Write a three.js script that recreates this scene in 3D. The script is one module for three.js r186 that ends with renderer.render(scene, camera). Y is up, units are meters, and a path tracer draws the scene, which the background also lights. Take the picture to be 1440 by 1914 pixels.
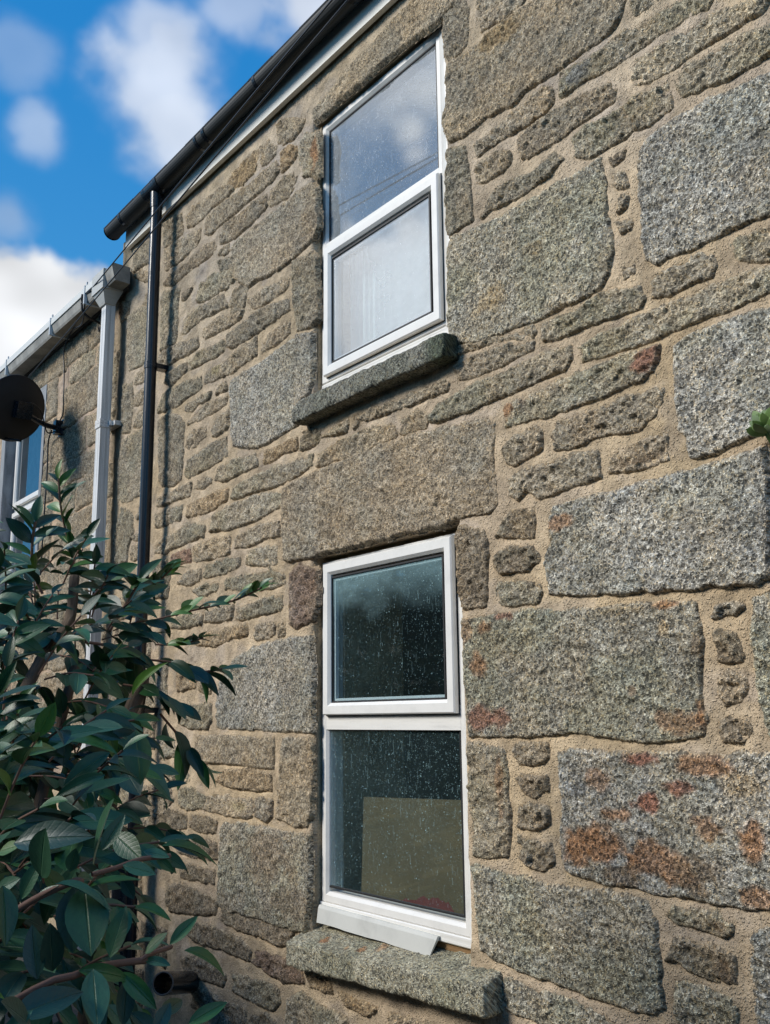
import * as THREE from 'three';
import { mergeGeometries, mergeVertices } from 'three/addons/utils/BufferGeometryUtils.js';

// ---------------------------------------------------------------- camera, sky, sun, exposure
const scene = new THREE.Scene();
const camera = new THREE.PerspectiveCamera(53.6261, 770 / 1024, 0.05, 400);
camera.rotation.order = 'YXZ';
camera.position.set(0, 1.55, 2.4);
camera.rotation.set(0.19960, 0.93135, -0.01096);
const renderer = new THREE.WebGLRenderer({ antialias: true });
renderer.setSize(770, 1024);
renderer.toneMapping = THREE.LinearToneMapping;
renderer.toneMappingExposure = 1.58;
renderer.shadowMap.enabled = true;

const SUN = new THREE.Vector3(-0.38, 0.55, 0.75).normalize();
const sun = new THREE.DirectionalLight(new THREE.Color(1.0, 0.955, 0.885), 2.3);
sun.position.copy(SUN).multiplyScalar(30).add(new THREE.Vector3(-4, 2, 0));
sun.target.position.set(-4, 2, 0);
sun.castShadow = true;
sun.shadow.radius = 38;
Object.assign(sun.shadow.camera, { left: -9, right: 9, top: 9, bottom: -9, near: 1, far: 60 });
sun.shadow.mapSize.set(4096, 4096);
scene.add(sun, sun.target);

// ---------------------------------------------------------------- noise
const { clamp, lerp, smoothstep } = THREE.MathUtils;
function rng(seed) { let a = seed >>> 0; return () => { a = (a + 0x6d2b79f5) | 0; let t = Math.imul(a ^ (a >>> 15), 1 | a); t = (t + Math.imul(t ^ (t >>> 7), 61 | t)) ^ t; return ((t ^ (t >>> 14)) >>> 0) / 4294967296; }; }
function hash(x, y, s) { let h = Math.imul(x | 0, 374761393) ^ Math.imul(y | 0, 668265263) ^ Math.imul(s | 0, 2147483647 - 961748927); h = Math.imul(h ^ (h >>> 13), 1274126177); h = Math.imul(h ^ (h >>> 16), 2246822519); return ((h ^ (h >>> 15)) >>> 0) / 4294967296; }
function vnoise(x, y, s = 0) {                      // -1 .. 1
  const ix = Math.floor(x), iy = Math.floor(y); let fx = x - ix, fy = y - iy;
  fx = fx * fx * (3 - 2 * fx); fy = fy * fy * (3 - 2 * fy);
  const a = hash(ix, iy, s), b = hash(ix + 1, iy, s), c = hash(ix, iy + 1, s), d = hash(ix + 1, iy + 1, s);
  return (a + (b - a) * fx + (c - a) * fy + (a - b - c + d) * fx * fy) * 2 - 1;
}
function fbm(x, y, s, n = 4, g = 0.5) { let v = 0, a = 1, t = 0; for (let i = 0; i < n; i++) { v += a * vnoise(x, y, s + i * 17); t += a; a *= g; x = x * 2.03 + 3.1; y = y * 2.03 - 1.7; } return v / t; }
function vnoise3(x, y, z, s) { const iz = Math.floor(z); let f = z - iz; f = f * f * (3 - 2 * f); return lerp(vnoise(x, y, s + iz * 131), vnoise(x, y, s + (iz + 1) * 131), f); }
function fbm3(x, y, z, s, n = 5) { let v = 0, a = 1, t = 0; for (let i = 0; i < n; i++) { v += a * vnoise3(x, y, z, s + i * 977); t += a; a *= 0.52; x = x * 2.07 + 1.3; y = y * 2.07 - 4.1; z = z * 2.07 + 2.2; } return v / t; }

// ---------------------------------------------------------------- sky: blue air with fair-weather clouds, hazy bright round the veiled sun
{
  const W = 3072, H = 1536, data = new Float32Array(W * H * 4);
  const puff = (x, y, z, r, a, soft) => ({ d: new THREE.Vector3(x, y, z).normalize(), r, a, soft });
  const puffs = [
    puff(-0.898, 0.352, -0.255, 0.056, 1.15, 0), puff(-0.885, 0.31, -0.3, 0.08, 1.1, 0), puff(-0.882, 0.365, -0.285, 0.034, 0.9, 0),
    puff(-0.764, 0.557, -0.324, 0.042, 0.62, 1), puff(-0.752, 0.588, -0.312, 0.026, 0.5, 1), puff(-0.776, 0.53, -0.346, 0.038, 0.66, 1),
    puff(-0.80, 0.565, -0.21, 0.024, 0.2, 1), puff(-0.826, 0.508, -0.24, 0.018, 0.34, 1), puff(-0.867, 0.441, -0.231, 0.017, 0.3, 1),
    puff(-0.667, 0.628, -0.43, 0.045, 0.7, 1), puff(-0.70, 0.628, -0.37, 0.03, 0.4, 1),
    puff(-0.64, 0.56, 0.53, 0.035, 0.8, 1), puff(-0.662, 0.532, 0.53, 0.022, 0.85, 1), puff(-0.668, 0.512, 0.537, 0.016, 0.7, 1),
    puff(-0.712, 0.415, 0.562, 0.05, 1.2, 0), puff(-0.735, 0.395, 0.545, 0.06, 1.0, 0), puff(-0.69, 0.445, 0.57, 0.03, 0.8, 1),
    puff(-0.75, 0.34, 0.57, 0.1, 0.7, 1), puff(-0.55, 0.62, 0.56, 0.14, 0.8, 1),
  ];
  const p = new THREE.Vector3();
  for (let j = 0; j < H; j++) {
    const el = ((j + 0.5) / H - 0.5) * Math.PI, y = Math.sin(el), c = Math.cos(el);
    for (let i = 0; i < W; i++) {
      const az = ((i + 0.5) / W - 0.5) * 2 * Math.PI;
      p.set(Math.cos(az) * c, y, Math.sin(az) * c);
      const up = Math.max(0, y), cs = p.dot(SUN);
      const k = Math.pow(1 - up, 2.2), glow = Math.pow(Math.max(0, cs), 14) * 0.16 + Math.pow(Math.max(0, cs), 60) * 0.8;
      let r = lerp(0.0, 0.10, k), g = lerp(0.118, 0.33, k), b = lerp(0.36, 0.55, k);
      r += glow * 0.9; g += glow * 0.85; b += glow * 0.75;
      let cov = 0;
      if (y > -0.02) {
        const inView = Math.max(smoothstep(p.x * -0.78 + p.y * 0.5 - p.z * 0.36, 0.9, 0.97), smoothstep(p.x * -0.69 + p.y * 0.48 + p.z * 0.53, 0.94, 0.985));
        const n = fbm3(p.x * 7, p.y * 9, p.z * 7, 5, inView > 0.001 ? 4 : 3), big = inView < 0.999 ? fbm3(p.x * 2.1, p.y * 2.6, p.z * 2.1, 40, 3) : 0;
        let m = smoothstep(big + n * 0.32, 0.16, 0.42) * 0.85 * (1 - inView);                              // the fair weather over the roofs is placed cloud by cloud
        let q = 0, wisp = 0;
        const n2 = inView > 0.001 ? fbm3(p.x * 22, p.y * 26, p.z * 22, 90, 5) : 0;
        for (const f of puffs) {
          let d = Math.acos(clamp(p.dot(f.d), -1, 1)) / f.r;
          if (d > 3.4) continue;
          d = Math.max(0, d + (f.soft ? 1.25 * n + 1.0 * n2 : 0.6 * n + 0.6 * n2));
          const e = Math.exp(-d * d * 0.8);
          if (f.soft) wisp = Math.max(wisp, f.a * smoothstep(e + n2 * 0.16, 0.1, 1.05)); else q = Math.max(q, f.a * smoothstep(e + n2 * 0.08, 0.30, 0.62));
        }
        cov = clamp(1 - (1 - m) * (1 - Math.min(q, 1)) * (1 - Math.min(wisp, 0.92)), 0, 1);
        const lit = 0.62 + (cov > 0.02 ? 0.30 * fbm3(p.x * 11, p.y * 13 + 0.4, p.z * 11, 23, 3) : 0) + 0.75 * Math.pow(Math.max(0, cs), 7);
        r = lerp(r, lit * 0.97, cov); g = lerp(g, lit * 0.99, cov); b = lerp(b, lit * 1.02, cov);
      } else { const t = clamp(-y * 8, 0, 1); r = lerp(r, 0.12, t); g = lerp(g, 0.12, t); b = lerp(b, 0.1, t); }
      const o = (j * W + i) * 4; data[o] = r; data[o + 1] = g; data[o + 2] = b; data[o + 3] = 1;
    }
  }
  const t = new THREE.DataTexture(data, W, H, THREE.RGBAFormat, THREE.FloatType);
  t.mapping = THREE.EquirectangularReflectionMapping; t.magFilter = THREE.LinearFilter; t.needsUpdate = true;
  scene.background = t; scene.environment = t;
}

// ---------------------------------------------------------------- scene graph helpers
const used = new Map();
function numbered(n) { const k = used.get(n) ?? 0; used.set(n, k + 1); return k ? `${n}_${String(k).padStart(3, '0')}` : n; }
function mesh(name, geometry, material, parent) { const m = new THREE.Mesh(geometry, material); m.name = name; m.castShadow = m.receiveShadow = true; if (parent) parent.add(m); return m; }
function thing(name, label, category, pos = [0, 0, 0], group) { const o = new THREE.Group(); o.name = numbered(name); o.position.set(...pos); o.userData = { label, category }; if (group) o.userData.group = group; scene.add(o); return o; }
function tag(m, label, category, group) { m.name = numbered(m.name); m.userData.label = label; m.userData.category = category; if (group) m.userData.group = group; scene.add(m); return m; }
function geo(pos, idx, uv, col) {
  const g = new THREE.BufferGeometry();
  g.setAttribute('position', new THREE.Float32BufferAttribute(pos, 3));
  if (uv) g.setAttribute('uv', new THREE.Float32BufferAttribute(uv, 2));
  if (col) g.setAttribute('color', new THREE.Float32BufferAttribute(col, 3));
  if (idx) g.setIndex(idx);
  g.computeVertexNormals(); return g;
}
const box = (x0, x1, y0, y1, z0, z1) => { const g = new THREE.BoxGeometry(x1 - x0, y1 - y0, z1 - z0); g.translate((x0 + x1) / 2, (y0 + y1) / 2, (z0 + z1) / 2); return g; };
const tube = (pts, r, seg = 24, rs = 8) => new THREE.TubeGeometry(new THREE.CatmullRomCurve3(pts.map((q) => new THREE.Vector3(...q))), seg, r, rs, false);
const merge = (list) => mergeGeometries(list.map((g) => { const q = g.index ? g.toNonIndexed() : g; for (const n of Object.keys(q.attributes)) if (!['position', 'normal', 'uv'].includes(n)) q.deleteAttribute(n); if (!q.attributes.uv) q.setAttribute('uv', new THREE.Float32BufferAttribute(new Float32Array(q.attributes.position.count * 2), 2)); return q; }));

// ---------------------------------------------------------------- materials
function dataTex(W, H, fn, srgb, repeat = true) {
  const d = new Uint8Array(W * H * 4), out = [0, 0, 0, 255];
  for (let j = 0; j < H; j++) for (let i = 0; i < W; i++) { out[3] = 255; fn(i, j, out); const o = (j * W + i) * 4; for (let c = 0; c < 4; c++) d[o + c] = clamp(out[c], 0, 255); }
  const t = new THREE.DataTexture(d, W, H, THREE.RGBAFormat);
  t.magFilter = THREE.LinearFilter; t.minFilter = THREE.LinearFilter;
  if (repeat) t.wrapS = t.wrapT = THREE.RepeatWrapping;
  if (srgb) t.colorSpace = THREE.SRGBColorSpace;
  t.needsUpdate = true; return t;
}
const toS = (v) => 255 * (v <= 0.0031308 ? 12.92 * v : 1.055 * Math.pow(v, 1 / 2.4) - 0.055);

// granite: interlocking grains of pale feldspar, grey quartz, buff stained feldspar and black mica
const GRAN = 1.3;                                   // metres covered by one repeat
let graniteMap, graniteSoft, graniteBump;
{
  const N = 2048, cell = 8, pit = periodicFbm(1024, 128, 33, 3), C = N / cell, px = new Float32Array(C * C), py = new Float32Array(C * C), wt = new Float32Array(C * C), kind = new Float32Array(C * C), R = rng(77);
  for (let i = 0; i < C * C; i++) { px[i] = R(); py[i] = R(); wt[i] = R() * R() * 40; kind[i] = R(); }
  const col = new Uint8Array(N * N * 4), soft = new Uint8Array(N * N * 4), bmp = new Uint8Array(N * N * 4);
  for (let j = 0; j < N; j++) for (let i = 0; i < N; i++) {
    const ci = Math.floor(i / cell), cj = Math.floor(j / cell); let d1 = 1e9, d2 = 1e9, b = 0;
    for (let dj = -1; dj <= 1; dj++) for (let di = -1; di <= 1; di++) {
      const k = ((cj + dj + C) % C) * C + ((ci + di + C) % C);
      const dx = (ci + di + px[k]) * cell - i, dy = (cj + dj + py[k]) * cell - j, d = dx * dx + dy * dy - wt[k];
      if (d < d1) { d2 = d1; d1 = d; b = k; } else if (d < d2) d2 = d;
    }
    const u = kind[b], edge = clamp((d2 - d1) / 26, 0, 1), f = hash(i, j, 3);
    let r, g, bl, h;
    if (u < 0.36) { r = 0.46; g = 0.45; bl = 0.42; h = 0.8; }
    else if (u < 0.58) { r = 0.31; g = 0.305; bl = 0.285; h = 0.62; }
    else if (u < 0.76) { r = 0.38; g = 0.33; bl = 0.25; h = 0.7; }
    else if (u < 0.88) { r = 0.17; g = 0.165; bl = 0.15; h = 0.4; }
    else { r = 0.04; g = 0.04; bl = 0.038; h = 0.12; }
    const pt = pit[((j >> 1) * 1024) + (i >> 1)], pk = smoothstep(pt, 0.30, 0.46), v = 0.72 + 0.56 * ((u * 97) % 1), s = (0.55 + 0.45 * edge) * v * (0.80 + 0.40 * f) * (0.45 + 0.70 * pk), o = (j * N + i) * 4;  // pits: their tiny shadows are darkened into the grain colour
    col[o] = toS(clamp(lerp(0.225, r * s, 0.78), 0, 1)); col[o + 1] = toS(clamp(lerp(0.22, g * s, 0.78), 0, 1)); col[o + 2] = toS(clamp(lerp(0.205, bl * s, 0.78), 0, 1)); col[o + 3] = 255;
    soft[o] = toS(clamp(lerp(0.225, r * s, 0.58), 0, 1)); soft[o + 1] = toS(clamp(lerp(0.215, g * s, 0.58), 0, 1)); soft[o + 2] = toS(clamp(lerp(0.198, bl * s, 0.58), 0, 1)); soft[o + 3] = 255;
    const hb = 255 * clamp(h * (0.55 + 0.45 * edge) * (0.8 + 0.4 * ((u * 31) % 1)) * (0.45 + 0.55 * pk) + 0.10 * f, 0, 1);
    bmp[o] = bmp[o + 1] = bmp[o + 2] = hb; bmp[o + 3] = 255;
  }
  const mk = (d, srgb) => { const t = new THREE.DataTexture(d, N, N, THREE.RGBAFormat); t.wrapS = t.wrapT = THREE.RepeatWrapping; t.magFilter = THREE.LinearFilter; if (srgb) t.colorSpace = THREE.SRGBColorSpace; t.needsUpdate = true; return t; };
  graniteMap = mk(col, true); graniteSoft = mk(soft, true); graniteBump = mk(bmp, false);
}
function periodicFbm(N, base, seed, oct) {          // tiling value noise on an N texel square
  const out = new Float32Array(N * N); let amp = 1, tot = 0;
  for (let o = 0, P = base; o < oct; o++, P *= 2) {
    for (let j = 0; j < N; j++) for (let i = 0; i < N; i++) {
      const x = (i / N) * P, y = (j / N) * P, ix = Math.floor(x), iy = Math.floor(y); let fx = x - ix, fy = y - iy; fx = fx * fx * (3 - 2 * fx); fy = fy * fy * (3 - 2 * fy);
      const h = (a, b) => hash(a % P, b % P, seed + o * 7);
      const a = h(ix, iy), b = h(ix + 1, iy), c = h(ix, iy + 1), d = h(ix + 1, iy + 1);
      out[j * N + i] += amp * (a + (b - a) * fx + (c - a) * fy + (a - b - c + d) * fx * fy);
    }
    tot += amp; amp *= 0.62;
  }
  for (let k = 0; k < out.length; k++) out[k] /= tot;
  return out;
}
const MORT = 1.1;
const mf = periodicFbm(1024, 16, 11, 6);
const mortarMap = dataTex(1024, 1024, (i, j, o) => { const n = mf[j * 1024 + i], f = hash(i, j, 8), h2 = hash(i >> 2, j >> 2, 12), s = (f > 0.985 ? 1.35 : f < 0.03 ? 0.6 : 0.84 + 0.32 * f) * (h2 > 0.93 ? 1.25 : h2 < 0.08 ? 0.68 : 1), v = (0.5 + 1.0 * n) * s; o[0] = toS(clamp(0.52 * v, 0, 1)); o[1] = toS(clamp(0.405 * v, 0, 1)); o[2] = toS(clamp(0.262 * v, 0, 1)); }, true);
const mortarBump = dataTex(1024, 1024, (i, j, o) => { const n = mf[j * 1024 + i], f = (hash(i >> 1, j >> 1, 9) + hash(i, j, 8)) / 2; o[0] = o[1] = o[2] = 255 * clamp(n * 0.75 + f * 0.2 + 0.25 * (hash(i >> 2, j >> 2, 12) > 0.9 ? 1 : 0), 0, 1); });
const std = (o) => new THREE.MeshStandardMaterial(o), phys = (o) => new THREE.MeshPhysicalMaterial(o);
const lin = (r, g, b) => new THREE.Color().setRGB(r, g, b);
const M = {
  granite: std({ map: graniteMap, bumpMap: graniteBump, bumpScale: 0.007, roughness: 0.92, vertexColors: true }),
  rubble: std({ map: graniteSoft, bumpMap: graniteBump, bumpScale: 0.007, roughness: 0.93, vertexColors: true }),
  mortar: std({ map: mortarMap, bumpMap: mortarBump, bumpScale: 0.016, roughness: 0.95, vertexColors: true }),
  render: std({ map: mortarMap, bumpMap: mortarBump, bumpScale: 0.003, roughness: 0.95 }),
};
const grime = periodicFbm(512, 8, 51, 6);
const streak = dataTex(512, 512, (i, j, o) => { const b = grime[j * 512 + i], v = clamp(1.0 - 0.06 * Math.pow(b * 1.35, 4) - 0.02 * hash(i, j, 3), 0, 1); o[0] = 255 * v; o[1] = 255 * v; o[2] = 252 * v; }, true);
const blotch = dataTex(512, 512, (i, j, o) => { const a = grime[j * 512 + i], f = hash(i, j, 2), v = clamp(1.18 - 0.62 * a + (f - 0.5) * 0.2, 0.1, 1); o[0] = o[1] = o[2] = 255 * v; }, true);
const rub = dataTex(512, 512, (i, j, o) => { o[0] = o[1] = o[2] = 255 * clamp(0.25 + 0.75 * grime[j * 512 + i], 0, 1); });
M.pvc = std({ color: lin(0.84, 0.82, 0.79), map: streak, roughness: 0.38 });
M.pvcGrey = std({ color: lin(0.60, 0.63, 0.66), map: streak, roughness: 0.5 });
M.rubber = std({ color: lin(0.012, 0.012, 0.013), roughness: 0.6 });
M.black = std({ color: lin(0.012, 0.014, 0.018), roughnessMap: rub, roughness: 0.42 });
M.gutter = std({ color: lin(0.010, 0.011, 0.009), roughness: 0.6, map: blotch });
M.fascia = std({ color: lin(0.78, 0.76, 0.71), map: streak, roughness: 0.5 });
M.soffit = std({ color: lin(0.11, 0.10, 0.055), map: blotch, roughness: 0.9 });
M.slate = std({ color: lin(0.06, 0.065, 0.07), roughness: 0.7 });
M.wood = std({ color: lin(0.34, 0.2, 0.085), map: blotch, roughness: 0.8 });
M.trim = std({ color: lin(0.60, 0.60, 0.57), map: streak, roughness: 0.6 });
M.cable = std({ color: lin(0.015, 0.015, 0.017), roughness: 0.45 });
M.iron = std({ color: lin(0.02, 0.02, 0.022), roughness: 0.55, metalness: 0.3 });
M.dish = std({ color: lin(0.008, 0.010, 0.013), map: blotch, roughness: 0.8 });
M.dark = std({ color: lin(0.05, 0.13, 0.155), roughness: 0.9 });
M.soil = std({ color: lin(0.11, 0.105, 0.09), map: blotch, bumpMap: rub, bumpScale: 0.03, roughness: 1 });

// ---------------------------------------------------------------- ground
{
  const n = 60, pos = [], idx = [], uv = [];
  for (let j = 0; j <= n; j++) for (let i = 0; i <= n; i++) { const u = i / n * 2 - 1, v = j / n * 2 - 1, x = Math.sign(u) * Math.pow(Math.abs(u), 2.2) * 150 - 4, z = Math.sign(v) * Math.pow(Math.abs(v), 2.2) * 150 + 1; pos.push(x, -0.02 + 0.02 * fbm(x * 2, z * 2, 4, 3), z); uv.push(x / 1.5, z / 1.5); }
  for (let j = 0; j < n; j++) for (let i = 0; i < n; i++) { const a = j * (n + 1) + i, b = a + n + 1; idx.push(a, b, a + 1, a + 1, b, b + 1); }
  const g = mesh('ground', geo(pos, idx, uv), M.soil); g.userData.kind = 'structure'; scene.add(g);
}

// ---------------------------------------------------------------- masonry
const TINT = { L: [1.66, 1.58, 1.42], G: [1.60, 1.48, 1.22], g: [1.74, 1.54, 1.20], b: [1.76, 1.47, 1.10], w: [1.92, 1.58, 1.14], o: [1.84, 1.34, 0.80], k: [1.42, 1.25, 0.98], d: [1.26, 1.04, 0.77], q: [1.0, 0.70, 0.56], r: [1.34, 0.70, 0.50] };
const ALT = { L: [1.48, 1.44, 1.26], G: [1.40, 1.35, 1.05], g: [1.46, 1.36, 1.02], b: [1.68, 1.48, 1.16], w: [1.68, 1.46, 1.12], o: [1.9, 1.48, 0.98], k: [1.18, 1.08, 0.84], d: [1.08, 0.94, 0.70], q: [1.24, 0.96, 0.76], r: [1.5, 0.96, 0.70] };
const STAIN = { rust: [1.56, 0.80, 0.38], red: [1.34, 0.58, 0.38], ochre: [1.66, 1.20, 0.64], yellow: [1.62, 1.36, 0.74], blue: [0.92, 0.97, 1.02], pale: [2.1, 2.06, 1.95], moss: [0.34, 0.36, 0.22], brown: [0.98, 0.70, 0.45] };
const wallWave = (x, y) => 0.007 * fbm(x * 1.3, y * 1.5, 61, 2);
function facet(x, y, s) {                            // broken faces: cells, each a plane with a tilt of its own
  const ix = Math.floor(x), iy = Math.floor(y); let best = 9, h = 0;
  for (let j = -1; j <= 1; j++) for (let i = -1; i <= 1; i++) { const cx = ix + i + hash(ix + i, iy + j, s), cy = iy + j + hash(ix + i, iy + j, s + 1), dx = x - cx, dy = y - cy, d = dx * dx + dy * dy; if (d < best) { best = d; h = dx * (hash(ix + i, iy + j, s + 2) - 0.5) * 1.6 + dy * (hash(ix + i, iy + j, s + 3) - 0.5) * 1.6 + (hash(ix + i, iy + j, s + 4) - 0.5) * 0.7; } }
  return h;
}
class Masonry {
  constructor(openings) { this.openings = openings; this.stones = []; this.bins = new Map(); this.stains = []; }
  add(tone, P, zf) {
    let a = 0; const n = P.length / 2;
    for (let i = 0; i < n; i++) { const j = (i + 1) % n; a += P[2 * i] * P[2 * j + 1] - P[2 * j] * P[2 * i + 1]; }
    const s = { P, n, tone, area: Math.abs(a) / 2, ccw: a > 0 ? 1 : -1, id: this.stones.length, x0: 1e9, x1: -1e9, y0: 1e9, y1: -1e9 };
    for (let i = 0; i < n; i++) { s.x0 = Math.min(s.x0, P[2 * i]); s.x1 = Math.max(s.x1, P[2 * i]); s.y0 = Math.min(s.y0, P[2 * i + 1]); s.y1 = Math.max(s.y1, P[2 * i + 1]); }
    s.zf = zf ?? 0.003 + 0.006 * hash(s.id, 5, 1) + 0.004 * Math.min(1, s.area * 6);
    this.stones.push(s);
    for (let by = Math.floor((s.y0 - 0.04) * 8); by <= (s.y1 + 0.04) * 8; by++) for (let bx = Math.floor((s.x0 - 0.04) * 8); bx <= (s.x1 + 0.04) * 8; bx++) { const k = bx * 4096 + by; if (!this.bins.has(k)) this.bins.set(k, []); this.bins.get(k).push(s); }
    return s;
  }
  sd(s, x, y, out) {                                 // signed distance, positive inside, and outward normal of the nearest edge
    const P = s.P, n = s.n; let best = 1e9, inside = false;
    for (let i = 0, j = n - 1; i < n; j = i++) {
      const ax = P[2 * j], ay = P[2 * j + 1], bx = P[2 * i], by = P[2 * i + 1], ex = bx - ax, ey = by - ay, px = x - ax, py = y - ay;
      const t = clamp((px * ex + py * ey) / (ex * ex + ey * ey + 1e-9), 0, 1), dx = px - t * ex, dy = py - t * ey, d = dx * dx + dy * dy;
      if (d < best) { best = d; const l = Math.hypot(ex, ey) + 1e-9; out[1] = ey / l * s.ccw; out[2] = -ex / l * s.ccw; }
      if ((ay > y) !== (by > y) && x < (bx - ax) * (y - ay) / (by - ay) + ax) inside = !inside;
    }
    out[0] = Math.sqrt(best) * (inside ? 1 : -1);
    return out;
  }
  stain(x, y, c) {
    for (const t of this.stains) {
      const d = Math.hypot((x - t.x) / t.rx, (y - t.y) / t.ry);
      if (d > 1.7) continue;
      const w = t.s * smoothstep(1.25 - d + 0.75 * fbm(x * 22, y * 22, 301, 4), 0.15, 0.7), k = STAIN[t.c];
      c[0] = lerp(c[0], k[0], w); c[1] = lerp(c[1], k[1], w); c[2] = lerp(c[2], k[2], w);
    }
  }
  stoneGeometry(s) {
    const cx = (s.x0 + s.x1) / 2, cy = (s.y0 + s.y1) / 2, dist = Math.hypot(cx, cy - 1.55, 2.4), cell = clamp(dist * 0.00165, 0.0044, 0.016);
    const m = 0.02, nx = Math.ceil((s.x1 - s.x0 + 2 * m) / cell), ny = Math.ceil((s.y1 - s.y0 + 2 * m) / cell);
    const S = new Float32Array((nx + 1) * (ny + 1)), Z = new Float32Array(S.length), q = [0, 0, 0], sid = s.id * 13 + 7;
    const big = clamp(s.area * 8, 0, 1), rough = 'LG'.includes(s.tone) ? 0.8 : lerp(1.3, 0.95, big), tilt = (hash(s.id, 2, 9) - 0.5) * 0.9, ca = Math.cos(tilt), sa = Math.sin(tilt);
    const pos = [], uv = [], col = [], idx = [], ox = hash(s.id, 7, 2), oy = hash(s.id, 8, 2), tn = TINT[s.tone], al = ALT[s.tone], c = [0, 0, 0], br = 0.9 + 0.2 * hash(s.id, 3, 3);
    const gx = (hash(s.id, 11, 1) - 0.5) * 0.03, gy = (hash(s.id, 12, 1) - 0.5) * 0.03;
    for (let j = 0; j <= ny; j++) for (let i = 0; i <= nx; i++) {
      const k = j * (nx + 1) + i, x = s.x0 - m + i * cell + (hash(i, j, sid) - 0.5) * cell * 0.5, y = s.y0 - m + j * cell + (hash(i, j, sid + 1) - 0.5) * cell * 0.5;
      this.sd(s, x, y, q);
      const u = (x * ca + y * sa), v = (-x * sa + y * ca);
      let d = q[0] + 0.009 * fbm(x * 20, y * 20, sid, 2) + 0.0035 * fbm(x * 52, y * 52, sid + 40, 2) + 0.0052 + clamp(dist - 3, 0, 4) * 0.0014;
      S[k] = d;
      const dirn = q[1] * 0.5 - q[2] * 0.86;         // right and lower edges are undercut, upper and left ones die into the mortar
      const w = lerp(0.026, 0.009, smoothstep(dirn, -0.6, 0.75)) * lerp(0.8, 1.0, big), t = clamp((d + 0.003) / w, 0, 1), rise = Math.sqrt(Math.max(0, 1 - (1 - t) * (1 - t)));
      const fc = facet(u * 17, v * 30, sid + 50);
      const led = fbm(u * 9, v * 24, sid + 2, 3), r1 = fbm(x * 15, y * 15, sid + 3, 2), r2 = fbm(u * 42, v * 70, sid + 4, 2), r3 = vnoise(x * 115, y * 125, sid + 5), r4 = vnoise(x * 210, y * 220, sid + 6);
      const rel = rough * (0.0052 * (Math.abs(led) * 2 - 0.55) + (0.0085 - 0.004 * big) * fc + 0.003 * r1 + 0.0046 * r2 + 0.0042 * r3 + (cell < 0.008 ? 0.0026 * r4 : 0));
      Z[k] = -0.012 + (s.zf + 0.012) * rise + rel * clamp(d / 0.016 + 0.25, 0, 1) + (x - cx) * gx + (y - cy) * gy + wallWave(x, y);
      pos.push(x, y, Z[k]); const zs = (s.zf + 0.012) * rise * 0.15; uv.push((u - zs + ox * GRAN) / GRAN, (v + zs + oy * GRAN) / GRAN);
      const f = smoothstep(fbm(x * 6, y * 6, sid + 8, 4), -0.25, 0.3), b2 = br * (0.92 + 0.2 * fbm(x * 20, y * 20, sid + 9, 3)) * clamp(0.84 + 0.34 * r3 + 0.22 * r2, 0.45, 1.3);
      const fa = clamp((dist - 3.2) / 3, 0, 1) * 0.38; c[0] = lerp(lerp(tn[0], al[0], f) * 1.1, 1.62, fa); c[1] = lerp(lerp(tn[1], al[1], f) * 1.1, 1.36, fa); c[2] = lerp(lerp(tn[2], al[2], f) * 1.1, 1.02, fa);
      const pa = 0.5 + 0.5 * fbm(x * 3.1, y * 3.4, sid + 21, 3), pw = fbm(x * 9, y * 9, sid + 25, 3); c[0] *= 0.80 + 0.36 * pa + 0.07 * pw; c[1] *= 0.80 + 0.36 * pa; c[2] *= 0.80 + 0.36 * pa - 0.10 * pw;
      this.stain(x, y, c);
      const mt = smoothstep(-d + 0.006 * r2, -0.016, 0.003) * (0.35 + 0.45 * smoothstep(-dirn, -0.3, 0.7));  // mortar smeared on the rim
      col.push(lerp(c[0] * b2, 1.55, mt), lerp(c[1] * b2, 1.22, mt), lerp(c[2] * b2, 0.83, mt));
    }
    for (let j = 0; j < ny; j++) for (let i = 0; i < nx; i++) {
      const a = j * (nx + 1) + i, b = a + 1, e = a + nx + 1, f = e + 1;
      if (Math.max(S[a], S[b], S[e], S[f]) < -0.006) continue;
      if ((i + j) & 1) idx.push(a, b, e, b, f, e); else idx.push(a, b, f, a, f, e);
    }
    return trim(pos, idx, uv, col);
  }
  mortarGeometry(x0, x1, y0, y1, tintAt) {
    const line = (a, b, cuts, step) => { const L = []; const C = [a, ...cuts.filter((v) => v > a && v < b).sort((p, q) => p - q), b]; for (let i = 0; i + 1 < C.length; i++) { let p = C[i]; while (p < C[i + 1] - 1e-6) { L.push(p); const st = step(p), left = C[i + 1] - p; p = left < st * 1.5 ? C[i + 1] : p + st; } } L.push(b); return L; };
    const step = (x) => clamp(Math.hypot(x, 2.4) * 0.0024, 0.007, 0.02);
    const X = line(x0, x1, this.openings.flatMap((o) => [o[0], o[0] + 0.012, o[1] - 0.012, o[1]]), step), Y = line(y0, y1, this.openings.flatMap((o) => [o[2], o[2] + 0.012, o[3] - 0.012, o[3]]), () => 0.01);
    const pos = [], uv = [], col = [], idx = [], q = [0, 0, 0], hid = new Uint8Array(X.length * Y.length), c = [0, 0, 0];
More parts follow.
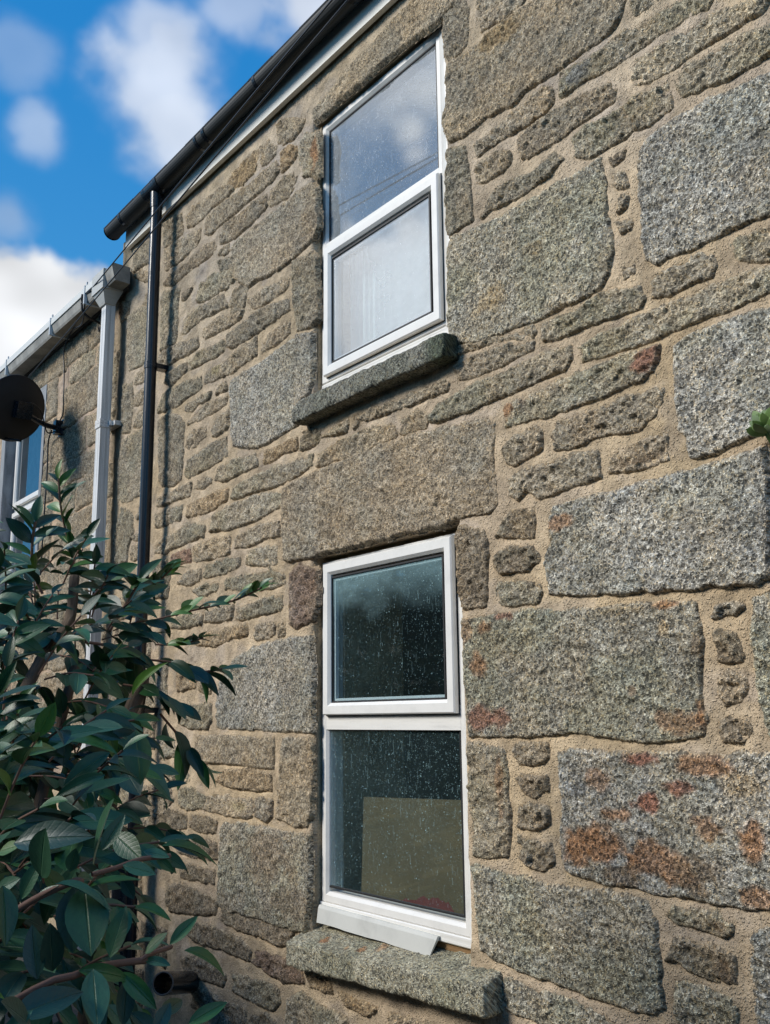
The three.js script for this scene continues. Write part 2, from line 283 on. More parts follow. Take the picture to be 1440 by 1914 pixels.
    for (let j = 0; j < Y.length; j++) for (let i = 0; i < X.length; i++) {
      const x = X[i], y = Y[j]; let z = wallWave(x, y) + 0.0045 * fbm(x * 13, y * 13, 71, 3) + 0.0024 * fbm(x * 55, y * 55, 75, 2) + 0.0012 * vnoise(x * 150, y * 150, 77) - 0.001;
      let near = -1, dn = 0;
      for (const s of this.bins.get(Math.floor(x * 8) * 4096 + Math.floor(y * 8)) ?? []) { if (x < s.x0 - 0.04 || x > s.x1 + 0.04 || y < s.y0 - 0.04 || y > s.y1 + 0.04) continue; this.sd(s, x, y, q); if (near === -1 || q[0] > near) { near = q[0]; dn = q[1] * 0.5 - q[2] * 0.86; } }
      if (near > 0.03) hid[j * X.length + i] = 1;
      if (near > -0.03 && near !== -1) {
        const e = Math.exp(-Math.pow((near + 0.002) / 0.010, 2)), gap = smoothstep(vnoise(x * 9, y * 9, 79), -0.5, 0.5);
        z += e * (dn > 0 ? -(0.007 + 0.007 * smoothstep(-x, 2.8, 4.5)) * gap * smoothstep(dn, 0, 0.6) : 0.004 * (1 - gap));
        if (near > 0.008) z -= 0.012 * smoothstep(near, 0.008, 0.03);
      }
      for (const o of this.openings) { const d = Math.max(o[0] - x, x - o[1], o[2] - y, y - o[3]); if (d < 0.022) { const t = 1 - Math.max(0, d) / 0.022; z -= 0.032 * (1 - Math.sqrt(1 - t * t)); } }
      pos.push(x, y, z); uv.push(x / MORT, y / MORT);
      const f = fbm(x * 1.7, y * 1.7, 85, 3), f2 = fbm(x * 7, y * 7, 88, 3);
      const f3 = fbm(x * 2.6, y * 2.2, 93, 4), sm = smoothstep(fbm(x * 5, y * 8, 97, 4), 0.12, 0.4); c[0] = 0.98 + 0.12 * f2 + 0.16 * f3 - 0.06 * sm; c[1] = 0.97 + 0.12 * f2 - 0.03 * f + 0.17 * f3 - 0.03 * sm; c[2] = 0.98 + 0.12 * f2 - 0.14 * f + 0.17 * f3 + 0.06 * sm;
      if (tintAt) tintAt(x, y, c);
      col.push(c[0], c[1], c[2]);
    }
    const W = X.length;
    for (let j = 0; j + 1 < Y.length; j++) for (let i = 0; i + 1 < W; i++) {
      const a = j * W + i, b = a + 1, e = a + W, f = e + 1, mx = (X[i] + X[i + 1]) / 2, my = (Y[j] + Y[j + 1]) / 2;
      if (hid[a] && hid[b] && hid[e] && hid[f]) continue;
      if (this.openings.some((o) => mx > o[0] && mx < o[1] && my > o[2] && my < o[3])) continue;
      idx.push(a, b, f, a, f, e);
    }
    return trim(pos, idx, uv, col);
  }
}
function trim(pos, idx, uv, col) {                   // keeps only the vertices that are used
  const map = new Int32Array(pos.length / 3).fill(-1), P = [], U = [], C = [], I = new Array(idx.length); let n = 0;
  for (let k = 0; k < idx.length; k++) { const v = idx[k]; if (map[v] < 0) { map[v] = n++; P.push(pos[3 * v], pos[3 * v + 1], pos[3 * v + 2]); U.push(uv[2 * v], uv[2 * v + 1]); C.push(col[3 * v], col[3 * v + 1], col[3 * v + 2]); } I[k] = map[v]; }
  return geo(P, I, U, C);
}
function coreGeometry(x0, x1, y0, y1, openings, zf, zb) {
  const s = new THREE.Shape([[x0, y0], [x1, y0], [x1, y1], [x0, y1]].map((p) => new THREE.Vector2(...p)));
  for (const o of openings) s.holes.push(new THREE.Path([[o[0], o[2]], [o[0], o[3]], [o[1], o[3]], [o[1], o[2]]].map((p) => new THREE.Vector2(...p))));
  const g = new THREE.ExtrudeGeometry(s, { depth: zf - zb, bevelEnabled: false }); g.translate(0, 0, zb);
  const p = g.attributes.position, uv = new Float32Array(p.count * 2); for (let i = 0; i < p.count; i++) { uv[2 * i] = (p.getX(i) + p.getZ(i)) / MORT; uv[2 * i + 1] = (p.getY(i) + p.getZ(i) * 0.3) / MORT; }
  g.setAttribute('uv', new THREE.BufferAttribute(uv, 2)); return g;
}
// a quarried block: grid-faced box with worn arrises and a hacked surface
function block(x0, x1, y0, y1, z0, z1, o = {}) {
  const cell = o.cell ?? 0.008, g0 = new THREE.BoxGeometry(x1 - x0, y1 - y0, z1 - z0, Math.ceil((x1 - x0) / cell), Math.ceil((y1 - y0) / cell), Math.ceil((z1 - z0) / cell));
  g0.deleteAttribute('uv'); g0.deleteAttribute('normal'); const g = mergeVertices(g0, 1e-5);
  const p = g.attributes.position, hx = (x1 - x0) / 2, hy = (y1 - y0) / 2, hz = (z1 - z0) / 2, uv = [], col = [], R = o.round ?? 0.018, sid = o.seed ?? 5, c = [0, 0, 0];
  for (let i = 0; i < p.count; i++) {
    let x = p.getX(i), y = p.getY(i), z = p.getZ(i); const X = x, Y = y, Zc = z;
    const r = R * (0.7 + 0.8 * (fbm(X * 9, (Y + Zc) * 9, sid, 2) + 0.5)), ix = clamp(x, -hx + r, hx - r), iy = clamp(y, -hy + r, hy - r), iz = clamp(z, -hz + r, hz - r);
    let dx = x - ix, dy = y - iy, dz = z - iz; const l = Math.hypot(dx, dy, dz) || 1; dx /= l; dy /= l; dz /= l;
    const n = 0.006 * fbm3(X * 14, Y * 14, Zc * 14, sid + 1, 2) + 0.004 * fbm3(X * 55, Y * 55, Zc * 55, sid + 2, 2) + 0.0025 * vnoise3(X * 120, Y * 120, Zc * 120, sid + 3);
    x = ix + dx * (r + n); y = iy + dy * (r + n); z = iz + dz * (r + n);
    const wx = (x0 + x1) / 2 + x, wz = (z0 + z1) / 2 + z; let wy = (y0 + y1) / 2 + y;
    if (o.warp) wy += o.warp(x / hx, y / hy, z / hz);
    p.setXYZ(i, wx, wy, wz);
    uv.push((wx + wz * 0.4 + 0.31 * sid) / GRAN, (wy - wz) / GRAN);
    const f = smoothstep(fbm3(X * 7, Y * 7, Zc * 7, sid + 4, 3), -0.2, 0.3), a = o.tint ?? [0.86, 0.88, 0.78], b = o.alt ?? [0.7, 0.73, 0.6], w = 0.92 + 0.3 * n / 0.008;
    for (let k = 0; k < 3; k++) c[k] = lerp(a[k], b[k], f);
    for (const t of o.spots ?? []) { const d = Math.hypot((wx - t[0]) / t[2], (wz - t[1]) / t[2]); const q = t[4] * smoothstep(1.2 - d + 0.8 * fbm(wx * 60, wz * 60, sid + 9, 3), 0.3, 0.7); const s = STAIN[t[3]]; for (let k = 0; k < 3; k++) c[k] = lerp(c[k], s[k], q); }
    if (o.endTint) o.endTint(x / hx, y / hy, z / hz, c);
    col.push(c[0] * w, c[1] * w, c[2] * w);
  }
  g.setAttribute('uv', new THREE.Float32BufferAttribute(uv, 2)); g.setAttribute('color', new THREE.Float32BufferAttribute(col, 3));
  g.computeVertexNormals(); return g;
}
// mitred ring of a constant section: [inset, z] pairs run round the section
function ring(x0, x1, y0, y1, prof) {
  const pos = [], uv = [], idx = []; let n = 0; const c = (k) => { const [i, z] = prof[k % prof.length]; return [[x0 + i, y0 + i, z], [x1 - i, y0 + i, z], [x1 - i, y1 - i, z], [x0 + i, y1 - i, z]]; };
  for (let k = 0; k < prof.length; k++) { const A = c(k), B = c(k + 1); for (let s = 0; s < 4; s++) { const t = (s + 1) % 4; for (const v of [A[s], A[t], B[t], B[s]]) { pos.push(...v); uv.push((v[0] + v[2]) * 1.7, (v[1] + v[2]) * 1.7); } idx.push(n, n + 1, n + 2, n, n + 2, n + 3); n += 4; } }
  return geo(pos, idx, uv);
}
const pane = (x0, x1, y0, y1, z, nx = 1, ny = 1) => { const g = new THREE.PlaneGeometry(x1 - x0, y1 - y0, nx, ny); g.translate((x0 + x1) / 2, (y0 + y1) / 2, z); return g; };

// ---------------------------------------------------------------- the cottage
const UP = [-3.775, -2.8, 2.985, 4.392], LO = [-3.772, -2.782, 0.64, 2.25], NICHE = [-1.514, -1.18, 1.9, 2.248];
const cottage = thing('granite_cottage', 'granite rubble cottage with black gutter, white fascia and two white windows one above another', 'house');
const masonry = new Masonry([UP, LO, NICHE]);
const stoneZ = {};
const S = (tone, ...P) => masonry.add(tone, P);
S('k', -2.756, 4.390, -2.733, 4.397, -2.674, 4.369, -2.634, 4.303, -2.638, 4.202, -2.663, 4.150, -2.699, 4.138, -2.765, 4.134, -2.787, 4.202, -2.797, 4.299, -2.781, 4.373);
S('b', -2.579, 4.318, -2.325, 4.154, -2.346, 4.129, -2.424, 4.133, -2.494, 4.147, -2.561, 4.155, -2.583, 4.237);
S('w', -2.765, 4.134, -2.654, 4.124, -2.545, 4.110, -2.523, 4.123, -2.398, 4.128, -2.291, 4.114, -2.206, 4.125, -1.843, 3.887, -1.875, 3.848, -1.899, 3.798, -1.926, 3.778, -1.978, 3.769, -2.078, 3.774, -2.193, 3.767, -2.279, 3.776, -2.353, 3.776, -2.402, 3.759, -2.494, 3.773, -2.599, 3.774, -2.678, 3.768, -2.768, 3.788, -2.804, 3.901, -2.784, 3.995, -2.780, 4.101);
S('k', -1.842, 3.819, -1.824, 3.855, -1.712, 3.782, -1.746, 3.773, -1.778, 3.765, -1.826, 3.766, -1.840, 3.786);
S('g', -2.171, 3.736, -2.153, 3.749, -2.063, 3.741, -1.980, 3.735, -1.879, 3.739, -1.781, 3.724, -1.690, 3.722, -1.646, 3.717, -1.550, 3.655, -1.573, 3.635, -1.650, 3.646, -1.741, 3.648, -1.835, 3.641, -1.935, 3.647, -2.028, 3.656, -2.099, 3.655, -2.171, 3.665, -2.179, 3.695);
S('g', -1.869, 3.601, -1.848, 3.621, -1.726, 3.608, -1.625, 3.607, -1.560, 3.603, -1.527, 3.593, -1.456, 3.573, -1.410, 3.564, -1.366, 3.536, -1.403, 3.508, -1.453, 3.512, -1.534, 3.515, -1.653, 3.514, -1.726, 3.502, -1.798, 3.506, -1.850, 3.534, -1.865, 3.568);
S('g', -1.700, 3.478, -1.663, 3.490, -1.586, 3.478, -1.476, 3.480, -1.367, 3.458, -1.180, 3.419, -1.160, 3.326, -1.354, 3.364, -1.444, 3.367, -1.507, 3.369, -1.547, 3.369, -1.595, 3.383, -1.629, 3.379, -1.677, 3.396, -1.699, 3.441);
S('b', -2.630, 3.699, -2.536, 3.705, -2.456, 3.719, -2.404, 3.725, -2.326, 3.726, -2.257, 3.742, -2.219, 3.717, -2.215, 3.662, -2.252, 3.641, -2.371, 3.645, -2.408, 3.640, -2.473, 3.649, -2.605, 3.650);
S('b', -2.388, 3.602, -2.288, 3.628, -2.173, 3.625, -2.067, 3.619, -1.960, 3.595, -1.926, 3.559, -1.940, 3.524, -2.047, 3.518, -2.122, 3.513, -2.190, 3.507, -2.237, 3.504, -2.324, 3.513, -2.367, 3.526, -2.390, 3.565);
S('w', -2.622, 3.614, -2.551, 3.620, -2.475, 3.611, -2.431, 3.576, -2.433, 3.534, -2.480, 3.518, -2.562, 3.517, -2.619, 3.536);
S('g', -2.137, 3.484, -2.070, 3.496, -1.997, 3.484, -1.911, 3.485, -1.881, 3.437, -1.879, 3.384, -1.906, 3.373, -1.989, 3.371, -2.061, 3.377, -2.119, 3.409);
S('g', -1.902, 3.479, -1.846, 3.494, -1.737, 3.471, -1.726, 3.428, -1.722, 3.380, -1.810, 3.362, -1.861, 3.383, -1.867, 3.424);
S('k', -2.595, 3.387, -2.572, 3.419, -2.548, 3.443, -2.499, 3.469, -2.417, 3.465, -2.327, 3.446, -2.203, 3.473, -2.178, 3.424, -2.267, 3.391, -2.410, 3.381, -2.512, 3.395, -2.589, 3.385);
S('k', -2.785, 3.759, -2.677, 3.720, -2.662, 3.604, -2.646, 3.547, -2.649, 3.400, -2.705, 3.395, -2.775, 3.393, -2.803, 3.429, -2.797, 3.598);
S('G', -2.776, 3.384, -2.666, 3.363, -2.584, 3.353, -2.473, 3.352, -2.387, 3.352, -2.286, 3.340, -2.200, 3.354, -2.111, 3.344, -2.018, 3.349, -2.000, 3.282, -2.000, 3.148, -1.989, 3.053, -1.986, 3.002, -2.006, 2.940, -2.037, 2.907, -2.088, 2.900, -2.162, 2.897, -2.296, 2.892, -2.363, 2.889, -2.485, 2.897, -2.625, 2.901, -2.669, 2.906, -2.791, 2.966, -2.800, 3.067, -2.807, 3.217, -2.800, 3.340);
S('d', -1.978, 3.337, -1.913, 3.330, -1.920, 3.305, -1.965, 3.300);
S('b', -1.971, 3.274, -1.919, 3.257, -1.912, 3.204, -1.948, 3.211, -1.969, 3.239);
S('b', -1.937, 3.183, -1.912, 3.168, -1.923, 3.136, -1.952, 3.132, -1.948, 3.162);
S('b', -1.959, 3.098, -1.908, 3.080, -1.914, 3.059, -1.947, 3.047);
S('b', -1.957, 2.945, -1.904, 2.935, -1.900, 2.900, -1.949, 2.897);
S('L', -1.868, 3.267, -1.848, 3.302, -1.781, 3.334, -1.725, 3.338, -1.633, 3.333, -1.591, 3.335, -1.551, 3.332, -1.381, 3.313, -1.254, 3.287, -1.295, 2.890, -1.420, 2.901, -1.493, 2.910, -1.596, 2.906, -1.637, 2.897, -1.774, 2.906, -1.808, 2.904, -1.847, 2.931, -1.871, 3.005, -1.857, 3.102, -1.867, 3.168);
S('b', -1.848, 2.868, -1.825, 2.868, -1.741, 2.874, -1.706, 2.876, -1.665, 2.875, -1.626, 2.851, -1.620, 2.821, -1.631, 2.792, -1.696, 2.793, -1.783, 2.790, -1.839, 2.803);
S('g', -1.562, 2.849, -1.572, 2.868, -1.536, 2.875, -1.475, 2.870, -1.424, 2.866, -1.299, 2.853, -1.308, 2.765, -1.412, 2.767, -1.483, 2.788, -1.538, 2.799, -1.560, 2.822);
S('g', -2.310, 2.866, -2.247, 2.862, -2.142, 2.864, -2.039, 2.887, -1.891, 2.854, -1.875, 2.807, -1.892, 2.787, -1.957, 2.786, -2.045, 2.794, -2.147, 2.788, -2.224, 2.792, -2.301, 2.808);
S('g', -2.146, 2.728, -2.048, 2.752, -1.902, 2.762, -1.798, 2.761, -1.641, 2.762, -1.581, 2.768, -1.504, 2.758, -1.434, 2.756, -1.310, 2.744, -1.318, 2.664, -1.442, 2.679, -1.493, 2.680, -1.570, 2.675, -1.731, 2.676, -1.827, 2.665, -1.897, 2.666, -2.053, 2.674, -2.133, 2.683);
S('b', -2.755, 2.920, -2.663, 2.915, -2.533, 2.892, -2.436, 2.877, -2.351, 2.883, -2.337, 2.849, -2.351, 2.826, -2.492, 2.863, -2.614, 2.887, -2.703, 2.892, -2.749, 2.893);
S('b', -2.776, 2.839, -2.677, 2.863, -2.574, 2.858, -2.487, 2.853, -2.351, 2.819, -2.358, 2.795, -2.452, 2.785, -2.564, 2.774, -2.642, 2.774, -2.750, 2.790, -2.762, 2.816);
S('g', -2.929, 2.697, -2.879, 2.731, -2.780, 2.741, -2.643, 2.755, -2.492, 2.749, -2.360, 2.757, -2.280, 2.764, -2.183, 2.754, -2.174, 2.701, -2.214, 2.676, -2.308, 2.675, -2.412, 2.669, -2.507, 2.660, -2.594, 2.665, -2.695, 2.654, -2.795, 2.657, -2.881, 2.657, -2.923, 2.671);
S('g', -2.515, 2.614, -2.492, 2.634, -2.414, 2.631, -2.310, 2.641, -2.189, 2.648, -2.056, 2.642, -1.991, 2.650, -1.898, 2.646, -1.835, 2.642, -1.838, 2.600, -1.857, 2.565, -1.917, 2.555, -1.990, 2.544, -2.063, 2.541, -2.133, 2.543, -2.294, 2.532, -2.359, 2.540, -2.453, 2.546, -2.507, 2.550);
S('b', -2.285, 2.468, -2.261, 2.507, -2.151, 2.509, -2.065, 2.506, -1.968, 2.519, -1.876, 2.513, -1.828, 2.505, -1.831, 2.467, -1.860, 2.435, -1.929, 2.403, -2.071, 2.418, -2.142, 2.406, -2.219, 2.407, -2.274, 2.416);
S('b', -2.522, 2.475, -2.480, 2.504, -2.407, 2.514, -2.351, 2.512, -2.334, 2.483, -2.335, 2.433, -2.402, 2.416, -2.471, 2.404, -2.503, 2.417, -2.523, 2.454);
S('b', -2.493, 2.353, -2.457, 2.377, -2.325, 2.379, -2.194, 2.382, -2.095, 2.369, -2.092, 2.334, -2.085, 2.285, -2.162, 2.281, -2.287, 2.270, -2.354, 2.269, -2.409, 2.299, -2.456, 2.280, -2.490, 2.300);
S('b', -2.043, 2.323, -2.037, 2.341, -1.955, 2.364, -1.817, 2.376, -1.820, 2.338, -1.819, 2.282, -1.894, 2.274, -1.986, 2.281, -2.051, 2.294);
S('L', -1.779, 2.623, -1.692, 2.643, -1.573, 2.647, -1.446, 2.635, -1.306, 2.630, -1.340, 2.305, -1.478, 2.305, -1.547, 2.298, -1.606, 2.284, -1.652, 2.272, -1.713, 2.266, -1.749, 2.275, -1.759, 2.337, -1.782, 2.375, -1.786, 2.467, -1.787, 2.578);
S('L', -2.319, 2.185, -2.293, 2.225, -2.197, 2.232, -2.084, 2.232, -1.946, 2.231, -1.817, 2.238, -1.723, 2.238, -1.599, 2.240, -1.514, 2.251, -1.510, 2.206, -1.511, 2.178, -1.512, 2.068, -1.522, 1.910, -1.567, 1.890, -1.648, 1.896, -1.781, 1.900, -1.901, 1.905, -1.995, 1.908, -2.172, 1.918, -2.321, 1.942, -2.340, 2.001, -2.345, 2.040, -2.314, 2.114);
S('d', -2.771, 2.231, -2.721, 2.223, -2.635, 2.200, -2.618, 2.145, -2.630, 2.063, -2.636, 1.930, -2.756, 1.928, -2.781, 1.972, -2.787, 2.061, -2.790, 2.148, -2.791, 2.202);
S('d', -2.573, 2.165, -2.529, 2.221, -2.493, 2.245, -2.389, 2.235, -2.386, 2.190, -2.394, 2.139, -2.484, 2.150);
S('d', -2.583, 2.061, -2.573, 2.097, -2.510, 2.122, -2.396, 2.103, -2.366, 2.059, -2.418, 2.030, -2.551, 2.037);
S('g', -2.584, 1.975, -2.577, 2.002, -2.492, 2.002, -2.371, 1.976, -2.363, 1.946, -2.384, 1.919, -2.557, 1.921, -2.580, 1.945);
S('G', -2.770, 1.886, -2.654, 1.898, -2.558, 1.899, -2.386, 1.890, -2.109, 1.877, -1.925, 1.877, -1.763, 1.859, -1.757, 1.804, -1.752, 1.755, -1.764, 1.673, -1.770, 1.612, -1.765, 1.564, -1.756, 1.531, -1.764, 1.493, -1.873, 1.476, -1.956, 1.471, -2.135, 1.492, -2.355, 1.493, -2.578, 1.482, -2.742, 1.481, -2.754, 1.554, -2.761, 1.659, -2.770, 1.802);
S('b', -1.708, 1.813, -1.699, 1.839, -1.648, 1.850, -1.613, 1.834, -1.644, 1.808, -1.670, 1.820);
S('d', -1.716, 1.768, -1.689, 1.772, -1.648, 1.761, -1.626, 1.692, -1.652, 1.687, -1.700, 1.693, -1.704, 1.725);
S('b', -1.708, 1.639, -1.675, 1.666, -1.626, 1.646, -1.625, 1.614, -1.647, 1.578, -1.692, 1.574, -1.714, 1.613);
S('d', -1.714, 1.535, -1.673, 1.546, -1.629, 1.543, -1.617, 1.512, -1.650, 1.475, -1.704, 1.478, -1.720, 1.502);
S('G', -1.579, 1.852, -1.534, 1.873, -1.384, 1.875, -1.426, 1.461, -1.538, 1.479, -1.569, 1.500, -1.583, 1.537, -1.589, 1.592, -1.589, 1.696, -1.599, 1.776, -1.586, 1.813);
S('g', -2.755, 1.457, -2.679, 1.458, -2.573, 1.437, -2.561, 1.359, -2.555, 1.265, -2.561, 1.151, -2.579, 1.096, -2.660, 1.084, -2.733, 1.086, -2.745, 1.135, -2.758, 1.292, -2.759, 1.413);
S('w', -2.533, 1.445, -2.509, 1.461, -2.371, 1.466, -2.366, 1.423, -2.396, 1.398, -2.503, 1.392, -2.522, 1.419);
S('d', -2.515, 1.345, -2.492, 1.362, -2.377, 1.359, -2.375, 1.323, -2.429, 1.294, -2.485, 1.306);
S('b', -2.515, 1.256, -2.474, 1.276, -2.378, 1.264, -2.376, 1.217, -2.420, 1.194, -2.513, 1.197);
S('d', -2.517, 1.166, -2.470, 1.162, -2.375, 1.156, -2.367, 1.099, -2.410, 1.070, -2.485, 1.077, -2.513, 1.099);
S('L', -2.321, 1.433, -2.234, 1.447, -2.138, 1.445, -1.917, 1.442, -1.757, 1.439, -1.560, 1.453, -1.412, 1.461, -1.454, 1.052, -1.583, 1.059, -1.680, 1.055, -1.730, 1.062, -1.768, 1.054, -1.796, 1.062, -1.866, 1.059, -1.947, 1.059, -1.988, 1.064, -2.058, 1.062, -2.165, 1.059, -2.254, 1.073, -2.309, 1.081, -2.327, 1.111, -2.328, 1.171, -2.321, 1.279, -2.322, 1.350);
S('G', -2.752, 1.040, -2.729, 1.058, -2.657, 1.051, -2.477, 1.040, -2.383, 1.027, -2.167, 1.036, -2.063, 1.044, -2.004, 1.027, -1.977, 0.987, -1.974, 0.927, -1.962, 0.870, -1.966, 0.821, -1.962, 0.760, -1.997, 0.738, -2.100, 0.732, -2.147, 0.735, -2.214, 0.735, -2.368, 0.741, -2.459, 0.749, -2.568, 0.758, -2.657, 0.767, -2.716, 0.787, -2.735, 0.864, -2.742, 0.957);
S('g', -1.935, 1.004, -1.910, 1.027, -1.861, 1.026, -1.770, 1.034, -1.724, 1.011, -1.730, 0.984, -1.752, 0.974, -1.796, 0.981, -1.872, 0.982);
S('d', -1.945, 0.886, -1.930, 0.913, -1.911, 0.946, -1.864, 0.956, -1.818, 0.943, -1.763, 0.945, -1.723, 0.932, -1.720, 0.867, -1.738, 0.858, -1.807, 0.865, -1.874, 0.876, -1.912, 0.888);
S('G', -1.920, 0.835, -1.892, 0.846, -1.808, 0.844, -1.744, 0.833, -1.728, 0.808, -1.734, 0.709, -1.923, 0.665, -1.931, 0.766);
S('L', -1.670, 0.979, -1.654, 1.003, -1.601, 1.022, -1.470, 1.038, -1.499, 0.751, -1.672, 0.723, -1.672, 0.780, -1.672, 0.861, -1.680, 0.902);
S('G', -2.621, 0.705, -2.592, 0.722, -2.504, 0.716, -2.422, 0.714, -2.325, 0.710, -2.227, 0.703, -2.170, 0.693, -2.112, 0.670, -2.136, 0.616, -2.323, 0.602, -2.434, 0.620, -2.495, 0.624, -2.563, 0.614, -2.607, 0.629, -2.623, 0.669);
S('b', -4.019, 2.611, -3.885, 2.621, -3.771, 2.631, -3.512, 2.643, -3.202, 2.651, -2.908, 2.631, -2.705, 2.620, -2.594, 2.612, -2.562, 2.575, -2.581, 2.461, -2.562, 2.282, -2.604, 2.260, -2.690, 2.261, -2.788, 2.268, -2.859, 2.257, -3.038, 2.262, -3.202, 2.259, -3.399, 2.264, -3.672, 2.256, -3.768, 2.252, -3.904, 2.258, -3.998, 2.270, -4.020, 2.412);
S('w', -3.774, 4.395, -3.808, 4.465, -3.688, 4.482, -3.505, 4.521, -3.248, 4.536, -3.012, 4.563, -2.901, 4.569, -2.698, 4.436, -2.723, 4.391, -2.795, 4.367, -2.872, 4.365, -3.017, 4.387, -3.202, 4.397, -3.354, 4.387, -3.514, 4.401, -3.688, 4.390);
S('w', -4.134, 4.560, -4.087, 4.576, -3.855, 4.455, -3.899, 4.419, -3.955, 4.402, -4.060, 4.421, -4.108, 4.465);
S('b', -4.307, 4.530, -4.219, 4.521, -4.132, 4.443, -4.131, 4.403, -4.216, 4.397, -4.278, 4.399, -4.305, 4.446);
S('o', -4.083, 4.379, -4.013, 4.398, -3.937, 4.341, -3.937, 4.295, -3.999, 4.266, -4.069, 4.273, -4.082, 4.332);
S('g', -3.909, 4.340, -3.843, 4.371, -3.740, 4.319, -3.724, 4.260, -3.726, 4.093, -3.798, 4.126, -3.852, 4.135, -3.897, 4.230);
S('o', -4.654, 4.506, -4.517, 4.527, -4.411, 4.540, -4.320, 4.516, -4.318, 4.452, -4.380, 4.406, -4.485, 4.392, -4.581, 4.418, -4.666, 4.460);
S('w', -5.197, 4.501, -5.102, 4.530, -4.870, 4.502, -4.695, 4.481, -4.595, 4.421, -4.649, 4.403, -4.851, 4.419, -4.895, 4.402, -5.095, 4.404, -5.176, 4.431);
S('b', -4.952, 4.344, -4.895, 4.394, -4.705, 4.384, -4.538, 4.367, -4.379, 4.357, -4.252, 4.353, -4.130, 4.355, -4.110, 4.286, -4.176, 4.263, -4.287, 4.260, -4.481, 4.271, -4.699, 4.259, -4.873, 4.260, -4.949, 4.291);
S('w', -4.199, 4.214, -4.056, 4.227, -3.953, 4.218, -3.918, 4.176, -3.951, 4.127, -4.008, 4.101, -4.173, 4.122, -4.204, 4.162);
S('b', -4.753, 4.196, -4.698, 4.245, -4.479, 4.228, -4.311, 4.230, -4.224, 4.211, -4.210, 4.145, -4.308, 4.134, -4.449, 4.112, -4.582, 4.112, -4.751, 4.145);
S('b', -4.580, 4.062, -4.500, 4.078, -4.294, 4.081, -4.030, 4.079, -3.917, 4.093, -3.797, 4.082, -3.744, 4.020, -3.730, 3.830, -3.753, 3.791, -3.837, 3.771, -3.979, 3.752, -4.164, 3.747, -4.285, 3.773, -4.385, 3.770, -4.491, 3.822, -4.574, 3.908);
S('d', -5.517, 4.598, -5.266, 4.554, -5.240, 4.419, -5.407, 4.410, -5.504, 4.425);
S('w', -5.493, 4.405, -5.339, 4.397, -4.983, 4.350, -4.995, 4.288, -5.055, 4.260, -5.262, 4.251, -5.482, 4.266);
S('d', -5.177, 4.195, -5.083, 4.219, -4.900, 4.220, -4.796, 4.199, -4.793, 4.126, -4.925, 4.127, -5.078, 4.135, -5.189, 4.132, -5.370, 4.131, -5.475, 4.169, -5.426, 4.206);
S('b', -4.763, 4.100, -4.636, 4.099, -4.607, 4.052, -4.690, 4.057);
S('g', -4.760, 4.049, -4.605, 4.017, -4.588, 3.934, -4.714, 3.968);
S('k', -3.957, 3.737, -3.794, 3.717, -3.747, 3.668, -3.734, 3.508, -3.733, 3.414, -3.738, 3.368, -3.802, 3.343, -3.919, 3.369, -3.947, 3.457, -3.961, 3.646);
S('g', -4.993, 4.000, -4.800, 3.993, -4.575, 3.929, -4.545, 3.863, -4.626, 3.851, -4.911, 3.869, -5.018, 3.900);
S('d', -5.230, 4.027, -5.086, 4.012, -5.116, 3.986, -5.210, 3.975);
S('g', -5.481, 4.132, -5.265, 4.062, -5.277, 3.998, -5.281, 3.820, -5.292, 3.741, -5.442, 3.743, -5.485, 3.749, -5.508, 4.103);
S('g', -5.204, 3.765, -5.186, 3.848, -5.046, 3.859, -4.836, 3.843, -4.693, 3.828, -4.635, 3.745, -4.876, 3.765, -5.009, 3.760, -5.164, 3.752);
S('w', -4.622, 3.768, -4.569, 3.804, -4.438, 3.810, -4.361, 3.794, -4.411, 3.760, -4.441, 3.711, -4.459, 3.670, -4.564, 3.673, -4.605, 3.694);
S('b', -4.408, 3.692, -4.259, 3.698, -4.115, 3.691, -4.001, 3.673, -3.994, 3.621, -4.114, 3.614, -4.293, 3.620, -4.381, 3.644);
S('b', -4.937, 3.672, -4.916, 3.701, -4.730, 3.709, -4.564, 3.666, -4.458, 3.660, -4.483, 3.626, -4.616, 3.623, -4.783, 3.636, -4.898, 3.638);
S('k', -4.638, 3.515, -4.627, 3.572, -4.482, 3.585, -4.355, 3.602, -4.172, 3.584, -3.988, 3.563, -3.992, 3.497, -4.111, 3.494, -4.289, 3.483, -4.376, 3.479, -4.556, 3.483);
S('b', -5.508, 3.710, -5.440, 3.728, -5.208, 3.708, -4.990, 3.682, -4.986, 3.624, -5.108, 3.611, -5.283, 3.628, -5.431, 3.612, -5.501, 3.625);
S('g', -5.097, 3.565, -4.984, 3.588, -4.779, 3.559, -4.674, 3.560, -4.672, 3.506, -4.776, 3.496, -4.964, 3.504, -5.086, 3.512);
S('w', -4.898, 3.374, -4.887, 3.433, -4.662, 3.435, -4.529, 3.455, -4.319, 3.467, -4.316, 3.364, -4.448, 3.358, -4.577, 3.344, -4.685, 3.355, -4.883, 3.363);
S('b', -4.275, 3.402, -4.157, 3.440, -3.997, 3.449, -3.990, 3.380, -4.108, 3.362, -4.261, 3.354);
S('L', -4.589, 3.301, -4.446, 3.306, -4.284, 3.304, -4.108, 3.325, -3.929, 3.342, -3.791, 3.316, -3.787, 3.099, -3.809, 3.025, -3.903, 3.003, -3.913, 2.942, -3.902, 2.899, -3.987, 2.890, -4.212, 2.871, -4.381, 2.891, -4.534, 2.938, -4.563, 3.008, -4.583, 3.175);
S('k', -5.407, 3.516, -5.378, 3.567, -5.120, 3.565, -5.109, 3.518, -5.210, 3.497, -5.338, 3.482);
S('g', -5.496, 3.361, -5.420, 3.460, -5.113, 3.448, -4.930, 3.425, -4.919, 3.359, -5.106, 3.354, -5.214, 3.333, -5.411, 3.347);
